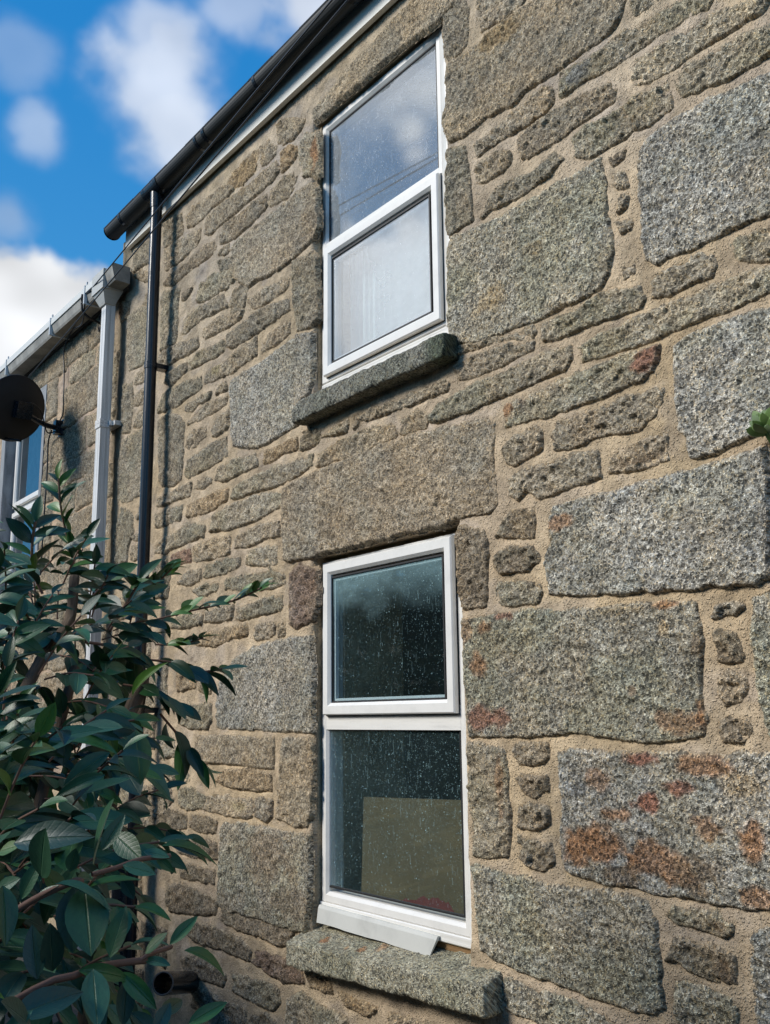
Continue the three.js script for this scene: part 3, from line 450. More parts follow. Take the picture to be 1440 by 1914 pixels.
S('g', -5.132, 3.276, -5.103, 3.304, -4.968, 3.310, -4.808, 3.301, -4.821, 3.271, -4.965, 3.268, -5.039, 3.252);
S('b', -5.080, 3.186, -4.978, 3.230, -4.876, 3.245, -4.735, 3.241, -4.626, 3.232, -4.637, 3.189, -4.802, 3.178, -4.960, 3.177);
S('w', -4.750, 3.272, -4.739, 3.316, -4.642, 3.309, -4.627, 3.266);
S('b', -5.103, 3.066, -5.091, 3.119, -4.972, 3.132, -4.855, 3.111, -4.852, 3.063, -4.966, 3.035, -5.071, 3.035);
S('b', -4.796, 3.077, -4.757, 3.134, -4.609, 3.149, -4.605, 3.057, -4.725, 3.040, -4.781, 3.046);
S('k', -5.500, 3.303, -5.358, 3.312, -5.178, 3.259, -5.128, 3.212, -5.140, 3.047, -5.160, 2.878, -5.260, 2.863, -5.391, 2.884, -5.453, 2.928);
S('g', -5.100, 2.901, -5.081, 2.970, -4.850, 3.002, -4.622, 3.009, -4.597, 2.896, -4.843, 2.880, -5.063, 2.874);
S('g', -4.734, 2.798, -4.726, 2.846, -4.536, 2.864, -4.309, 2.843, -4.271, 2.780, -4.456, 2.781, -4.611, 2.764);
S('o', -4.218, 2.778, -4.219, 2.833, -4.064, 2.834, -3.916, 2.836, -3.916, 2.783, -4.030, 2.791, -4.148, 2.772);
S('g', -4.547, 2.667, -4.530, 2.711, -4.306, 2.732, -4.096, 2.735, -3.883, 2.725, -3.775, 2.727, -3.774, 2.676, -3.962, 2.646, -4.162, 2.641, -4.376, 2.654, -4.508, 2.650);
S('w', -4.969, 2.794, -4.949, 2.831, -4.820, 2.835, -4.775, 2.797, -4.881, 2.777);
S('b', -5.464, 2.780, -5.455, 2.821, -5.247, 2.826, -5.016, 2.833, -5.034, 2.766, -5.196, 2.774, -5.388, 2.767);
S('o', -5.049, 2.647, -5.064, 2.710, -4.835, 2.729, -4.589, 2.722, -4.606, 2.659, -4.830, 2.630, -5.004, 2.639);
S('g', -5.474, 2.653, -5.493, 2.731, -5.288, 2.739, -5.122, 2.720, -5.140, 2.651, -5.354, 2.644);
S('g', -4.772, 2.523, -4.744, 2.596, -4.526, 2.626, -4.231, 2.627, -4.043, 2.601, -4.042, 2.540, -4.228, 2.511, -4.408, 2.504, -4.599, 2.506);
S('g', -5.474, 2.504, -5.466, 2.556, -5.228, 2.573, -5.047, 2.616, -4.837, 2.563, -4.865, 2.508, -5.062, 2.508, -5.317, 2.482);
S('b', -4.498, 2.398, -4.500, 2.454, -4.298, 2.477, -4.065, 2.466, -4.064, 2.397, -4.208, 2.401, -4.404, 2.385);
S('w', -4.967, 2.395, -4.971, 2.465, -4.739, 2.480, -4.558, 2.463, -4.564, 2.380, -4.754, 2.377, -4.922, 2.380);
S('r', -5.252, 2.412, -5.244, 2.462, -5.015, 2.461, -5.010, 2.391, -5.192, 2.394);
S('g', -4.383, 2.301, -4.384, 2.355, -4.224, 2.360, -4.079, 2.348, -4.077, 2.267, -4.221, 2.272);
S('g', -4.853, 2.294, -4.835, 2.340, -4.612, 2.359, -4.449, 2.346, -4.447, 2.301, -4.628, 2.277, -4.811, 2.280);
S('g', -4.605, 2.201, -4.588, 2.245, -4.362, 2.245, -4.118, 2.242, -4.011, 2.204, -4.010, 2.162, -4.133, 2.154, -4.360, 2.165);
S('w', -5.161, 2.290, -5.051, 2.337, -4.877, 2.335, -4.874, 2.287, -5.002, 2.263);
S('g', -4.978, 2.231, -4.809, 2.251, -4.686, 2.237, -4.704, 2.202, -4.868, 2.191);
S('g', -5.486, 2.431, -5.314, 2.441, -5.270, 2.333, -5.297, 2.224, -5.495, 2.244);
S('q', -3.964, 2.204, -3.878, 2.235, -3.735, 2.184, -3.726, 2.041, -3.762, 1.973, -3.905, 1.945, -3.960, 1.973, -3.969, 2.056);
S('g', -4.475, 2.041, -4.468, 2.085, -4.218, 2.105, -4.034, 2.112, -4.033, 2.045, -4.216, 2.036, -4.429, 2.028);
S('w', -4.830, 2.052, -4.802, 2.096, -4.641, 2.110, -4.516, 2.107, -4.522, 2.045, -4.657, 2.038);
S('g', -5.227, 2.054, -5.218, 2.093, -4.993, 2.104, -4.853, 2.091, -4.861, 2.045, -5.055, 2.036);
S('o', -4.918, 1.936, -4.858, 1.988, -4.597, 1.997, -4.373, 2.002, -4.362, 1.953, -4.537, 1.939, -4.731, 1.920);
S('b', -4.290, 1.922, -4.283, 1.982, -4.114, 1.998, -4.088, 1.975, -4.096, 1.934, -4.212, 1.917);
S('w', -4.080, 1.983, -4.008, 1.985, -4.015, 1.928, -4.063, 1.915);
S('L', -4.667, 1.624, -4.624, 1.747, -4.477, 1.847, -4.315, 1.881, -4.030, 1.905, -3.784, 1.904, -3.765, 1.778, -3.773, 1.496, -4.006, 1.495, -4.391, 1.502, -4.642, 1.510);
S('g', -5.087, 1.537, -5.006, 1.621, -4.716, 1.625, -4.712, 1.545, -4.749, 1.501, -4.977, 1.509);
S('o', -5.128, 1.804, -4.908, 1.776, -4.905, 1.721, -5.121, 1.698);
S('o', -4.865, 1.756, -4.721, 1.724, -4.739, 1.679, -4.862, 1.701);
S('w', -4.903, 1.362, -4.847, 1.462, -4.535, 1.473, -4.267, 1.467, -4.092, 1.464, -4.097, 1.333, -4.195, 1.330, -4.548, 1.345, -4.820, 1.337);
S('g', -5.355, 1.448, -5.147, 1.450, -5.096, 1.366, -5.323, 1.342);
S('w', -4.021, 1.461, -3.780, 1.467, -3.762, 1.374, -3.774, 1.151, -3.805, 1.094, -3.937, 1.096, -4.061, 1.117, -4.041, 1.312);
S('o', -4.657, 1.255, -4.546, 1.302, -4.331, 1.326, -4.121, 1.301, -4.119, 1.230, -4.328, 1.228, -4.543, 1.235);
S('g', -5.221, 1.232, -5.205, 1.317, -4.962, 1.288, -4.937, 1.235);
S('d', -5.457, 1.232, -5.414, 1.292, -5.273, 1.306, -5.267, 1.230);
S('g', -5.057, 1.112, -5.073, 1.193, -4.915, 1.209, -4.731, 1.174, -4.786, 1.110, -4.970, 1.099);
S('w', -4.777, 1.111, -4.721, 1.183, -4.541, 1.193, -4.292, 1.181, -4.289, 1.109, -4.428, 1.092, -4.612, 1.104);
S('b', -4.256, 1.112, -4.258, 1.183, -4.175, 1.200, -4.110, 1.191, -4.108, 1.122, -4.156, 1.091);
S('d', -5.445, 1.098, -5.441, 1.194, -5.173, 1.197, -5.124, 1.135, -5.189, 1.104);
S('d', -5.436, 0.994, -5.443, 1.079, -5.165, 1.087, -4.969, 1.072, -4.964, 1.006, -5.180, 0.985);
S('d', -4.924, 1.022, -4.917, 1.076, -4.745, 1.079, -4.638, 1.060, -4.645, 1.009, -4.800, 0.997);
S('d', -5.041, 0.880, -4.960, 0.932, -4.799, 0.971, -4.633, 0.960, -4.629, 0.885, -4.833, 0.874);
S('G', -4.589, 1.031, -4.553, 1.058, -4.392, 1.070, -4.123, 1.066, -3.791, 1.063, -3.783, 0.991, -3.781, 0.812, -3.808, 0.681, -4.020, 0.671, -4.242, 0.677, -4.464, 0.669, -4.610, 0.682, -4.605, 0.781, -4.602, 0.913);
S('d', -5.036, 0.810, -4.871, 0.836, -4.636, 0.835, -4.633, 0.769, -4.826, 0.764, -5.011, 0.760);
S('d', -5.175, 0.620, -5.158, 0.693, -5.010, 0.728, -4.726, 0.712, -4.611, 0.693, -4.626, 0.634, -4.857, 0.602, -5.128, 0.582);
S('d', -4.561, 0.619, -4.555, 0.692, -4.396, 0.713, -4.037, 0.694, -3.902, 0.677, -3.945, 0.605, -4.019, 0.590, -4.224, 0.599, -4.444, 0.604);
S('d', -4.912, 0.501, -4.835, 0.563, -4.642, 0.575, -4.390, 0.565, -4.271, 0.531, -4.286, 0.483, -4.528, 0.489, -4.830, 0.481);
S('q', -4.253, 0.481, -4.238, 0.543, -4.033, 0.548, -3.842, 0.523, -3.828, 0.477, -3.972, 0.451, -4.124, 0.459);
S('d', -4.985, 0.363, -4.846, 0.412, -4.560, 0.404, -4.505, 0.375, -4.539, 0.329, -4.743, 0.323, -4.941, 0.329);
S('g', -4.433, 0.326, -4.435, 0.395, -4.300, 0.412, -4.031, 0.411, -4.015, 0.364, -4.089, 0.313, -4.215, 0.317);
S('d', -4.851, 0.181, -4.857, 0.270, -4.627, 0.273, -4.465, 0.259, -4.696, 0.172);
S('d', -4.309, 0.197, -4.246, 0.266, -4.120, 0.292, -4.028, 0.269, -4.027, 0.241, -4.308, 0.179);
S('d', -4.584, 0.149, -4.552, 0.226, -4.430, 0.273, -4.312, 0.267, -4.309, 0.201);
S('g', -3.968, 0.310, -3.956, 0.390, -3.858, 0.432, -3.754, 0.422, -3.522, 0.400, -3.485, 0.351, -3.984, 0.240);
S('o', -3.825, 0.521, -3.624, 0.523, -3.605, 0.477, -3.775, 0.469);
S('o', -3.574, 0.489, -3.318, 0.481, -3.357, 0.447, -3.518, 0.446);
S('b', -3.234, 0.478, -2.966, 0.499, -2.903, 0.472, -3.226, 0.418);
S('b', -3.393, 2.798, -3.346, 2.818, -3.168, 2.819, -3.002, 2.812, -2.835, 2.817, -2.804, 2.794, -2.815, 2.769, -2.980, 2.769, -3.169, 2.773, -3.347, 2.779);
S('b', -3.453, 2.829, -3.406, 2.825, -3.400, 2.768, -3.440, 2.754, -3.460, 2.791);
S('b', -3.695, 2.789, -3.651, 2.804, -3.481, 2.812, -3.481, 2.764, -3.593, 2.774);
S('d', -3.879, 2.772, -3.864, 2.846, -3.801, 2.865, -3.703, 2.825, -3.710, 2.776, -3.801, 2.763);
S('w', -3.732, 2.656, -3.724, 2.712, -3.565, 2.735, -3.321, 2.741, -3.170, 2.728, -3.135, 2.689, -3.147, 2.654, -3.258, 2.657, -3.388, 2.639, -3.579, 2.656, -3.695, 2.648);
S('w', -3.117, 2.670, -3.110, 2.728, -3.004, 2.739, -2.937, 2.700, -2.955, 2.653, -3.029, 2.656, -3.094, 2.657);
S('k', -6.003, 4.477, -5.968, 4.578, -5.772, 4.576, -5.685, 4.550, -5.683, 4.401, -5.845, 4.436, -5.977, 4.439);
S('w', -5.952, 4.410, -5.842, 4.407, -5.686, 4.320, -5.681, 4.263, -5.881, 4.355);
S('g', -6.038, 4.148, -5.862, 4.153, -5.688, 4.102, -5.687, 3.858, -5.698, 3.748, -5.824, 3.750, -5.977, 3.767, -6.030, 3.857);
S('w', -5.798, 4.159, -5.760, 4.210, -5.686, 4.201, -5.678, 4.108);
S('d', -6.206, 4.224, -6.191, 4.296, -6.026, 4.257, -6.038, 4.148, -6.177, 4.166);
S('w', -5.900, 3.652, -5.882, 3.692, -5.714, 3.697, -5.688, 3.628, -5.812, 3.628);
S('w', -5.864, 3.499, -5.859, 3.560, -5.725, 3.586, -5.691, 3.550, -5.714, 3.469);
S('w', -5.861, 3.357, -5.857, 3.427, -5.733, 3.448, -5.715, 3.365, -5.764, 3.334);
S('k', -6.075, 3.683, -5.923, 3.668, -5.895, 3.490, -5.934, 3.340, -6.069, 3.372);
S('g', -6.056, 3.252, -6.018, 3.306, -5.741, 3.311, -5.707, 3.277, -5.704, 3.174, -5.682, 2.891, -5.931, 2.885, -6.064, 2.908, -6.089, 3.143);
S('g', -6.033, 2.822, -6.015, 2.863, -5.838, 2.807, -5.804, 2.666, -5.880, 2.594, -5.893, 2.512, -6.087, 2.511, -6.130, 2.699, -6.047, 2.755);
S('b', -5.772, 2.762, -5.715, 2.811, -5.691, 2.765, -5.750, 2.750);
S('w', -5.823, 2.653, -5.700, 2.651, -5.706, 2.610, -5.800, 2.633);
S('w', -5.831, 2.520, -5.816, 2.585, -5.714, 2.587, -5.707, 2.512, -5.766, 2.495);
const B = (c, x, y, rx, ry, s) => masonry.stains.push({ c, x, y, rx, ry: ry ?? rx, s: s ?? 0.8 });
B('ochre', -2.476, 4.079, 0.113, 0.067, 0.8);
B('blue', -2.091, 3.691, 0.079, 0.040, 0.75);
B('blue', -1.483, 3.115, 0.081, 0.056, 0.45);
B('ochre', -2.560, 3.037, 0.111, 0.053, 0.55);
B('ochre', -2.315, 3.146, 0.063, 0.035, 0.4);
B('rust', -2.499, 2.604, 0.069, 0.043, 0.75);
B('red', -1.875, 2.604, 0.063, 0.040, 0.8);
B('rust', -2.272, 2.163, 0.088, 0.028, 0.65);
B('ochre', -2.319, 2.113, 0.029, 0.046, 0.8);
B('pale', -2.187, 2.207, 0.032, 0.016, 0.7);
B('red', -2.545, 1.885, 0.058, 0.022, 0.75);
B('rust', -2.639, 1.852, 0.071, 0.030, 0.7);
B('rust', -2.681, 1.722, 0.055, 0.048, 0.75);
B('red', -2.670, 1.534, 0.071, 0.047, 0.75);
B('red', -2.575, 1.549, 0.042, 0.046, 0.7);
B('rust', -1.826, 1.531, 0.098, 0.041, 0.6);
B('rust', -1.770, 1.547, 0.021, 0.035, 0.85);
B('rust', -1.862, 1.864, 0.063, 0.018, 0.85);
B('brown', -1.769, 1.740, 0.025, 0.059, 0.7);
B('ochre', -1.877, 1.795, 0.026, 0.031, 0.6);
B('rust', -2.736, 1.846, 0.040, 0.057, 0.5);
B('red', -1.968, 1.426, 0.072, 0.026, 0.9);
B('rust', -1.776, 1.409, 0.105, 0.034, 0.75);
B('red', -1.861, 1.350, 0.071, 0.023, 0.8);
B('red', -1.977, 1.302, 0.050, 0.030, 0.9);
B('rust', -2.098, 1.257, 0.057, 0.024, 0.75);
B('rust', -2.179, 1.167, 0.144, 0.071, 0.9);
B('rust', -1.943, 1.137, 0.144, 0.058, 0.75);
B('brown', -1.817, 1.137, 0.102, 0.050, 0.65);
B('brown', -2.082, 1.086, 0.117, 0.039, 0.7);
B('rust', -2.165, 1.361, 0.055, 0.041, 0.55);
B('rust', -1.774, 1.237, 0.057, 0.042, 0.65);
B('rust', -1.634, 1.242, 0.053, 0.067, 0.85);
B('rust', -1.626, 1.085, 0.061, 0.034, 0.7);
B('brown', -1.805, 1.079, 0.044, 0.022, 0.7);
B('ochre', -1.663, 1.361, 0.079, 0.036, 0.5);
B('blue', -2.244, 1.326, 0.044, 0.026, 0.5);
B('brown', -1.754, 0.996, 0.026, 0.019, 0.7);
B('brown', -1.757, 0.897, 0.039, 0.037, 0.8);
B('rust', -2.594, 1.318, 0.024, 0.105, 0.5);
B('yellow', -4.751, 3.426, 0.088, 0.043, 0.7);
B('yellow', -3.630, 2.757, 0.167, 0.054, 0.35);
B('yellow', -4.414, 1.142, 0.073, 0.029, 0.55);
B('ochre', -4.457, 4.449, 0.177, 0.129, 0.5);
B('rust', -3.758, 4.233, 0.033, 0.097, 0.8);
B('rust', -2.002, 1.620, 0.020, 0.016, 0.4);
B('brown', -1.930, 2.303, 0.098, 0.016, 0.6);
B('rust', -6.214, 4.214, 0.114, 0.048, 0.6);
B('ochre', -2.025, 1.858, 0.158, 0.013, 0.3);
B('blue', -1.774, 2.529, 0.074, 0.049, 0.25);
B('brown', -3.927, 0.770, 0.211, 0.065, 0.5);
B('brown', -4.114, 0.971, 0.270, 0.137, 0.5);
{ // courses hidden low behind the shrub
  const R = rng(91); let y = 0.02;
  while (y < 2.2) { const h = 0.13 + 0.14 * R(); let x = -6.12 + 0.1 * R(); while (x < -5.5) { const w = 0.18 + 0.25 * R(), e = () => (R() - 0.5) * 0.03; S('gbkd'[Math.floor(R() * 4)], x + e(), y + e(), x + w + e(), y + e(), x + w + e(), y + h + e(), x + w / 2, y + h + e(), x + e(), y + h + e()); x += w + 0.045; } y += h + 0.045; }
}
{
  const dampAndShadow = (x, y, c) => { const d = (x + 6.12 + 0.03 * (4.3 - y) - 0.012 * fbm(y * 8, 3, 5, 3)) / 0.075, k = 0.72 * Math.exp(-d * d) * smoothstep(y, 1.5, 2.4); c[0] *= 1 - k; c[1] *= 1 - k * 0.97; c[2] *= 1 - k; const g = 0.25 * smoothstep(y, 2.6, 4.4) * smoothstep(-x, 1.0, 3.2); c[0] *= 1 - g * 0.16; c[2] *= 1 + g * 0.25; };  // dark strip by the white downpipe: dampness plus the pipe's shadow painted in
  const wall = mesh('wall', masonry.mortarGeometry(-6.17, 1.4, -0.05, 4.72, dampAndShadow), M.mortar, cottage);
  mesh('wall_core', coreGeometry(-6.17, 1.4, -0.1, 4.72, masonry.openings, -0.03, -0.5), M.render, cottage);
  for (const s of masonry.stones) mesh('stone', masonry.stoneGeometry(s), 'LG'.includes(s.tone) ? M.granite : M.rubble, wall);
}
// window sills of rough granite
mesh('window_sill', block(-3.83, -2.742, 2.868, 2.966, -0.14, 0.082, { seed: 21, round: 0.013, cell: 0.0075, tint: [0.98, 0.98, 0.86], alt: [0.78, 0.8, 0.68], warp: (x, y, z) => (z < 0 && y > 0 ? -z * 0.05 : 0) - 0.02 * smoothstep(-x, 0.82, 1) * (y > 0 ? 1 : 0.1), endTint: (x, y, z, c) => { const k = smoothstep(x, 0.72, 0.9) * 0.6; c[0] *= 1 - k; c[1] *= 1 - k * 0.86; c[2] *= 1 - k; } }), M.granite, cottage);  // right end darker and slightly greener
mesh('window_sill', block(-3.84, -2.616, 0.575, 0.675, -0.2, 0.085, { seed: 33, round: 0.015, cell: 0.007, tint: [1.6, 1.52, 1.2], alt: [1.25, 1.22, 0.92], warp: (x, y, z) => 0.028 * x + (y > 0 ? clamp(0.9 - z, 0, 1) * 0.058 : 0), spots: [[-3.62, 0.03, 0.03, 'rust', 0.9], [-3.36, 0.035, 0.028, 'rust', 0.8], [-3.27, -0.0, 0.03, 'rust', 0.55], [-3.45, 0.045, 0.016, 'rust', 0.5]] }), M.granite, cottage);

// glass, what clings to it, and sky reflection painted on as haze
const specks = (W, H, seed, n, fog) => {
  const a = new Float32Array(W * H), R = rng(seed);
  for (let k = 0; k < n; k++) { const x = R() * W, t = Math.pow(R(), 0.7), y = t * H, r = 0.3 + 1.0 * R() * R(), run = R() < 0.05 ? 6 + 38 * R() * R() : 0, v = 0.16 + 0.84 * R() * R();
    for (let j = -2; j <= 2 + run; j++) for (let i = -2; i <= 2; i++) { const X = Math.round(x + i + (run ? Math.sin(j * 0.2 + k) * 0.8 : 0)), Y = Math.round(y - j); if (X < 0 || Y < 0 || X >= W || Y >= H) continue; const d = Math.hypot(i, j < 0 ? j : Math.max(0, j - run)); const q = v * smoothstep(r + 0.6 - d, 0, 1) * (run ? 0.35 : 1); a[Y * W + X] = Math.max(a[Y * W + X], q); } }
  return dataTex(W, H, (i, j, o) => { const x = i / W, y = j / H; o[0] = o[1] = o[2] = 255 * clamp(a[j * W + i] + fog(x, y, i, j), 0, 1); }, false, false);
};
const filmMat = (alphaMap, color = lin(0.75, 0.78, 0.8)) => std({ color, alphaMap, transparent: true, roughness: 0.85 });
const G = {
  low: phys({ color: lin(0.86, 0.96, 0.97), transmission: 1, roughness: 0.03, ior: 1.8, thickness: 0 }),
  up: phys({ color: lin(0.9, 0.95, 0.97), transmission: 1, roughness: 0.035, ior: 3.4, thickness: 0 }),
};
const cloudN = (x, y, s) => 0.5 + 0.5 * fbm(x * 5, y * 6, s, 4);
const F = {  // specks and condensation, with reflected sky painted in as pale fog
  lowTop: filmMat(specks(512, 384, 3, 2300, (x, y) => 0.012 + 0.26 * smoothstep(y + 0.25 * (cloudN(x, y, 4) - 0.5), 0.58, 1.02) * (0.6 + 0.8 * cloudN(x * 3, y * 3, 6))), lin(0.42, 0.68, 0.72)),
  lowBot: filmMat(specks(512, 448, 9, 3600, (x, y) => 0.012 + 0.03 * cloudN(x, y, 8)), lin(0.42, 0.68, 0.72)),
  upTop: filmMat(specks(512, 400, 13, 5200, (x, y) => 0.10 + 0.10 * cloudN(x, y, 15) + 0.18 * smoothstep(0.14 - x, 0, 0.14) * cloudN(x * 8, y * 8, 2)), lin(0.8, 0.86, 0.9)),
  upBot: filmMat(specks(512, 340, 17, 700, (x, y) => 0.10 + 0.34 * cloudN(x, y, 19) * smoothstep(x + 0.25 * y, 0.1, 0.8) + 0.1 * smoothstep(x, 0.2, 0.8)), lin(0.84, 0.88, 0.9)),
};
const outer = (d = 0) => [[0, -0.12], [0, -0.043], [0.003, -0.04], [0.028, -0.04], [0.040, -0.050], [0.042, -0.053], [0.042, -0.12]];
function makeWindow(name, fr, sash, sashGlass, fixGlass, up) {
  const w = mesh(name, ring(fr[0], fr[1], fr[2], fr[3], outer()), M.pvc, cottage);
  mesh('sash', ring(sash[0], sash[1], sash[2], sash[3], [[0, -0.038], [0, -0.02], [0.005, -0.015], [0.038, -0.015], [0.05, -0.026], [0.052, -0.034], [0.052, -0.038]]), M.pvc, w);
  const mid = up ? sash[3] : sash[2], other = up ? fixGlass[2] : fixGlass[3], [m0, m1] = [Math.min(mid, other), Math.max(mid, other)];
  // transom with its sloping bead towards the fixed pane
  const tr = box(fr[0] + 0.03, fr[1] - 0.03, m0 - 0.03 * up, m1 + 0.03 * !up, -0.11, -0.0405);
  mesh('transom', tr, M.pvc, w);
  mesh('gasket', ring(sash[0] - 0.003, sash[1] + 0.002, sash[2] - 0.004, sash[3] + 0.004, [[0, -0.0395], [0, -0.0365], [0.012, -0.0365], [0.012, -0.0395]]), M.rubber, w);
  const gb = (g, z) => mesh('gasket', ring(g[0] - 0.004, g[1] + 0.004, g[2] - 0.004, g[3] + 0.004, [[0, z - 0.004], [0, z + 0.004], [0.007, z + 0.004], [0.009, z - 0.004]]), M.rubber, w);
  gb(sashGlass, -0.033); gb(fixGlass, -0.055);
  const gm = up ? G.up : G.low;
  mesh('glass_pane', pane(...sashGlass, -0.036), gm, w); mesh('glass_pane', pane(...fixGlass, -0.057), gm, w);
  mesh('inner_glass_pane', pane(...sashGlass, -0.06), G.low, w); mesh('inner_glass_pane', pane(...fixGlass, -0.081), G.low, w);
  mesh('marks_and_sky_haze', pane(...sashGlass, -0.0345), up ? F.upBot : F.lowTop, w); mesh('marks_and_sky_haze', pane(...fixGlass, -0.0555), up ? F.upTop : F.lowBot, w);  // films carry drops plus a painted haze for the mirrored sky
  mesh('spacer_bar', ring(sashGlass[0] + 0.004, sashGlass[1] - 0.004, sashGlass[2] + 0.004, sashGlass[3] - 0.004, [[0, -0.056], [0, -0.04], [0.011, -0.04], [0.011, -0.056]]), M.pvcGrey, w);
  return w;
}
const loWin = makeWindow('window', [-3.752, -2.808, 0.8, 2.224], [-3.713, -2.842, 1.56, 2.21], [-3.662, -2.908, 1.614, 2.148], [-3.717, -2.856, 0.862, 1.50], 0);
const upWin = makeWindow('window', [-3.757, -2.858, 3.058, 4.374], [-3.712, -2.872, 3.078, 3.708], [-3.662, -2.942, 3.136, 3.643], [-3.711, -2.902, 3.745, 4.331], 1);
for (const [w, x0, x1, y0, y1, z] of [[upWin, -3.765, -2.80, 2.975, 3.056, -0.042], [loWin, -3.76, -2.79, 0.764, 0.799, -0.034]]) mesh('cill', ring(x0, x1, y0, y1, [[0, -0.12], [0, z - 0.004], [0.004, z], [0.012, z]]), M.pvc, w).add(Object.assign(new THREE.Object3D(), { visible: false }));
for (const w of [upWin, loWin]) for (const c of w.children) c.clear();
mesh('cill', box(-3.75, -2.81, 2.98, 3.05, -0.1, -0.043), M.pvc, upWin); mesh('cill', box(-3.745, -2.80, 0.768, 0.796, -0.1, -0.035), M.pvc, loWin);
{ // foam and white filler between frame and masonry, ragged where it was trowelled
  const bead = (x, xo, y0, y1, z, sd) => { const pos = [], idx = [], uv = [], n = Math.round((y1 - y0) / 0.012); for (let i = 0; i <= n; i++) { const y = lerp(y0, y1, i / n), b = 0.010 * fbm(y * 16, sd, 3, 3); for (const [u, zz] of [[0, z - 0.05], [0, z + 0.004], [0.5, z + 0.012 + b * 0.4], [1, z + 0.02 + b], [1, z - 0.05]]) { pos.push(lerp(x, xo, u) + (u > 0 ? b * 0.6 : 0), y, zz); uv.push(u, y); } } for (let i = 0; i < n; i++) for (let k = 0; k < 4; k++) { const a = i * 5 + k, b = a + 5; idx.push(a, a + 1, b + 1, a, b + 1, b); } return geo(pos, idx, uv); };
  mesh('sealant', bead(-2.864, -2.796, 3.05, 4.385, -0.042, 3), M.pvc, upWin);
  mesh('sealant', bead(-2.814, -2.778, 0.8, 2.225, -0.042, 9), M.pvc, loWin);
}
{ // loose strip of plastic trim hanging under the lower window, and the batten it has come away from
  const pos = [], idx = [], uv = [], n = 48;
  for (let i = 0; i <= n; i++) { const u = i / n, x = lerp(-3.744, -2.972, u), yb = 0.722 - 0.008 * u + 0.003 * fbm(u * 7, 2, 5, 3), yt = 0.789 - 0.006 * u, xb = x - 0.03 * u * u * u; for (const [X, Y, Z] of [[x, yt, -0.036], [x, yt, -0.022], [x, yt - 0.012, -0.016], [xb, yb, -0.008], [xb, yb - 0.001, -0.012], [x, yt - 0.016, -0.024]]) { pos.push(X, Y, Z); uv.push(X * 1.5, Y * 1.5 + Z); } }
  for (let i = 0; i < n; i++) for (let k = 0; k < 6; k++) { const a = i * 6 + k, b = i * 6 + (k + 1) % 6; idx.push(a, b, b + 6, a, b + 6, a + 6); }
  for (const b of [0, n * 6]) idx.push(b, b + 1, b + 2, b, b + 2, b + 5, b + 2, b + 3, b + 4, b + 2, b + 4, b + 5);
  const g = geo(pos, idx, uv).toNonIndexed(); g.computeVertexNormals();
  mesh('loose_trim', g, M.trim, loWin).userData.label = 'loose off-white trim strip hanging under the window';
  mesh('batten', box(-3.74, -2.80, 0.738, 0.766, -0.09, -0.05), M.wood, loWin);
}
// eaves
mesh('fascia', box(-6.035, 1.4, 4.615, 4.83, 0.014, 0.04), M.fascia, cottage);
mesh('soffit', box(-6.03, 1.4, 4.619, 4.64, -0.06, 0.013), M.soffit, cottage);
{ // slate roof rising behind the gutter
  const roof = mesh('roof', (() => { const g = box(-6.2, 1.4, -0.03, 0.0, -4.6, 0); g.rotateX(0.62); g.translate(0, 4.80, 0.11); return g; })(), M.slate, cottage);
  const sl = [], R = rng(5);
  for (let r = 0; r < 12; r++) for (let c = 0; c < 30; c++) { const g = box(0, 0.245, 0, 0.007, -0.36, 0); g.translate(-6.2 + c * 0.25 + (r & 1) * 0.125, 0.006 + 0.003 * R(), -r * 0.22 + 0.02); g.rotateX(0.62 - 0.012); g.translate(0, 4.805, 0.11); sl.push(g); }
  const m = mesh('slates', merge(sl), M.slate, roof); m.userData.kind = 'stuff';
}
{ // interiors
  for (const [y0, y1] of [[0.1, 2.55], [2.72, 4.62]]) { const g = [box(-5.4, -1.2, y0 - 0.1, y0, -3.6, -0.51), box(-5.4, -1.2, y1, y1 + 0.1, -3.6, -0.51), box(-5.4, -1.2, y0, y1, -3.7, -3.6), box(-5.5, -5.4, y0, y1, -3.6, -0.51), box(-1.2, -1.1, y0, y1, -3.6, -0.51)]; mesh('room', merge(g), M.dark, cottage); }
  mesh('niche_back', box(NICHE[0] - 0.05, NICHE[1] + 0.05, NICHE[2] - 0.05, NICHE[3] + 0.05, -0.5, -0.22), M.dark, cottage);
}
function halfGutter(x0, x1, yc, zc, r, t, name, mat, parent) {
  const pos = [], idx = [], uv = [], n = 14, prof = [];
  for (let i = 0; i <= n; i++) { const a = Math.PI + Math.PI * i / n; prof.push([zc - Math.cos(a) * r * -1, yc + Math.sin(a) * r]); }
  for (let i = n; i >= 0; i--) { const a = Math.PI + Math.PI * i / n; prof.push([zc - Math.cos(a) * (r - t) * -1, yc + Math.sin(a) * (r - t)]); }
  const P = prof.length, seg = Math.max(1, Math.round((x1 - x0) / 0.5));
  for (let s = 0; s <= seg; s++) for (let k = 0; k < P; k++) { const x = lerp(x0, x1, s / seg); pos.push(x, prof[k][1], prof[k][0]); uv.push(x, k / P); }
  for (let s = 0; s < seg; s++) for (let k = 0; k < P; k++) { const a = s * P + k, b = s * P + (k + 1) % P; idx.push(a, b, b + P, a, b + P, a + P); }
  for (const e of [0, seg * P]) for (let k = 0; k < n; k++) idx.push(e + k, e + k + 1, e + P - 2 - k, e + k, e + P - 2 - k, e + P - 1 - k);
  const g = geo(pos, idx, uv).toNonIndexed(); g.computeVertexNormals();
  return mesh(name, mergeVertices(g, 1e-5).toNonIndexed(), mat, parent);
}
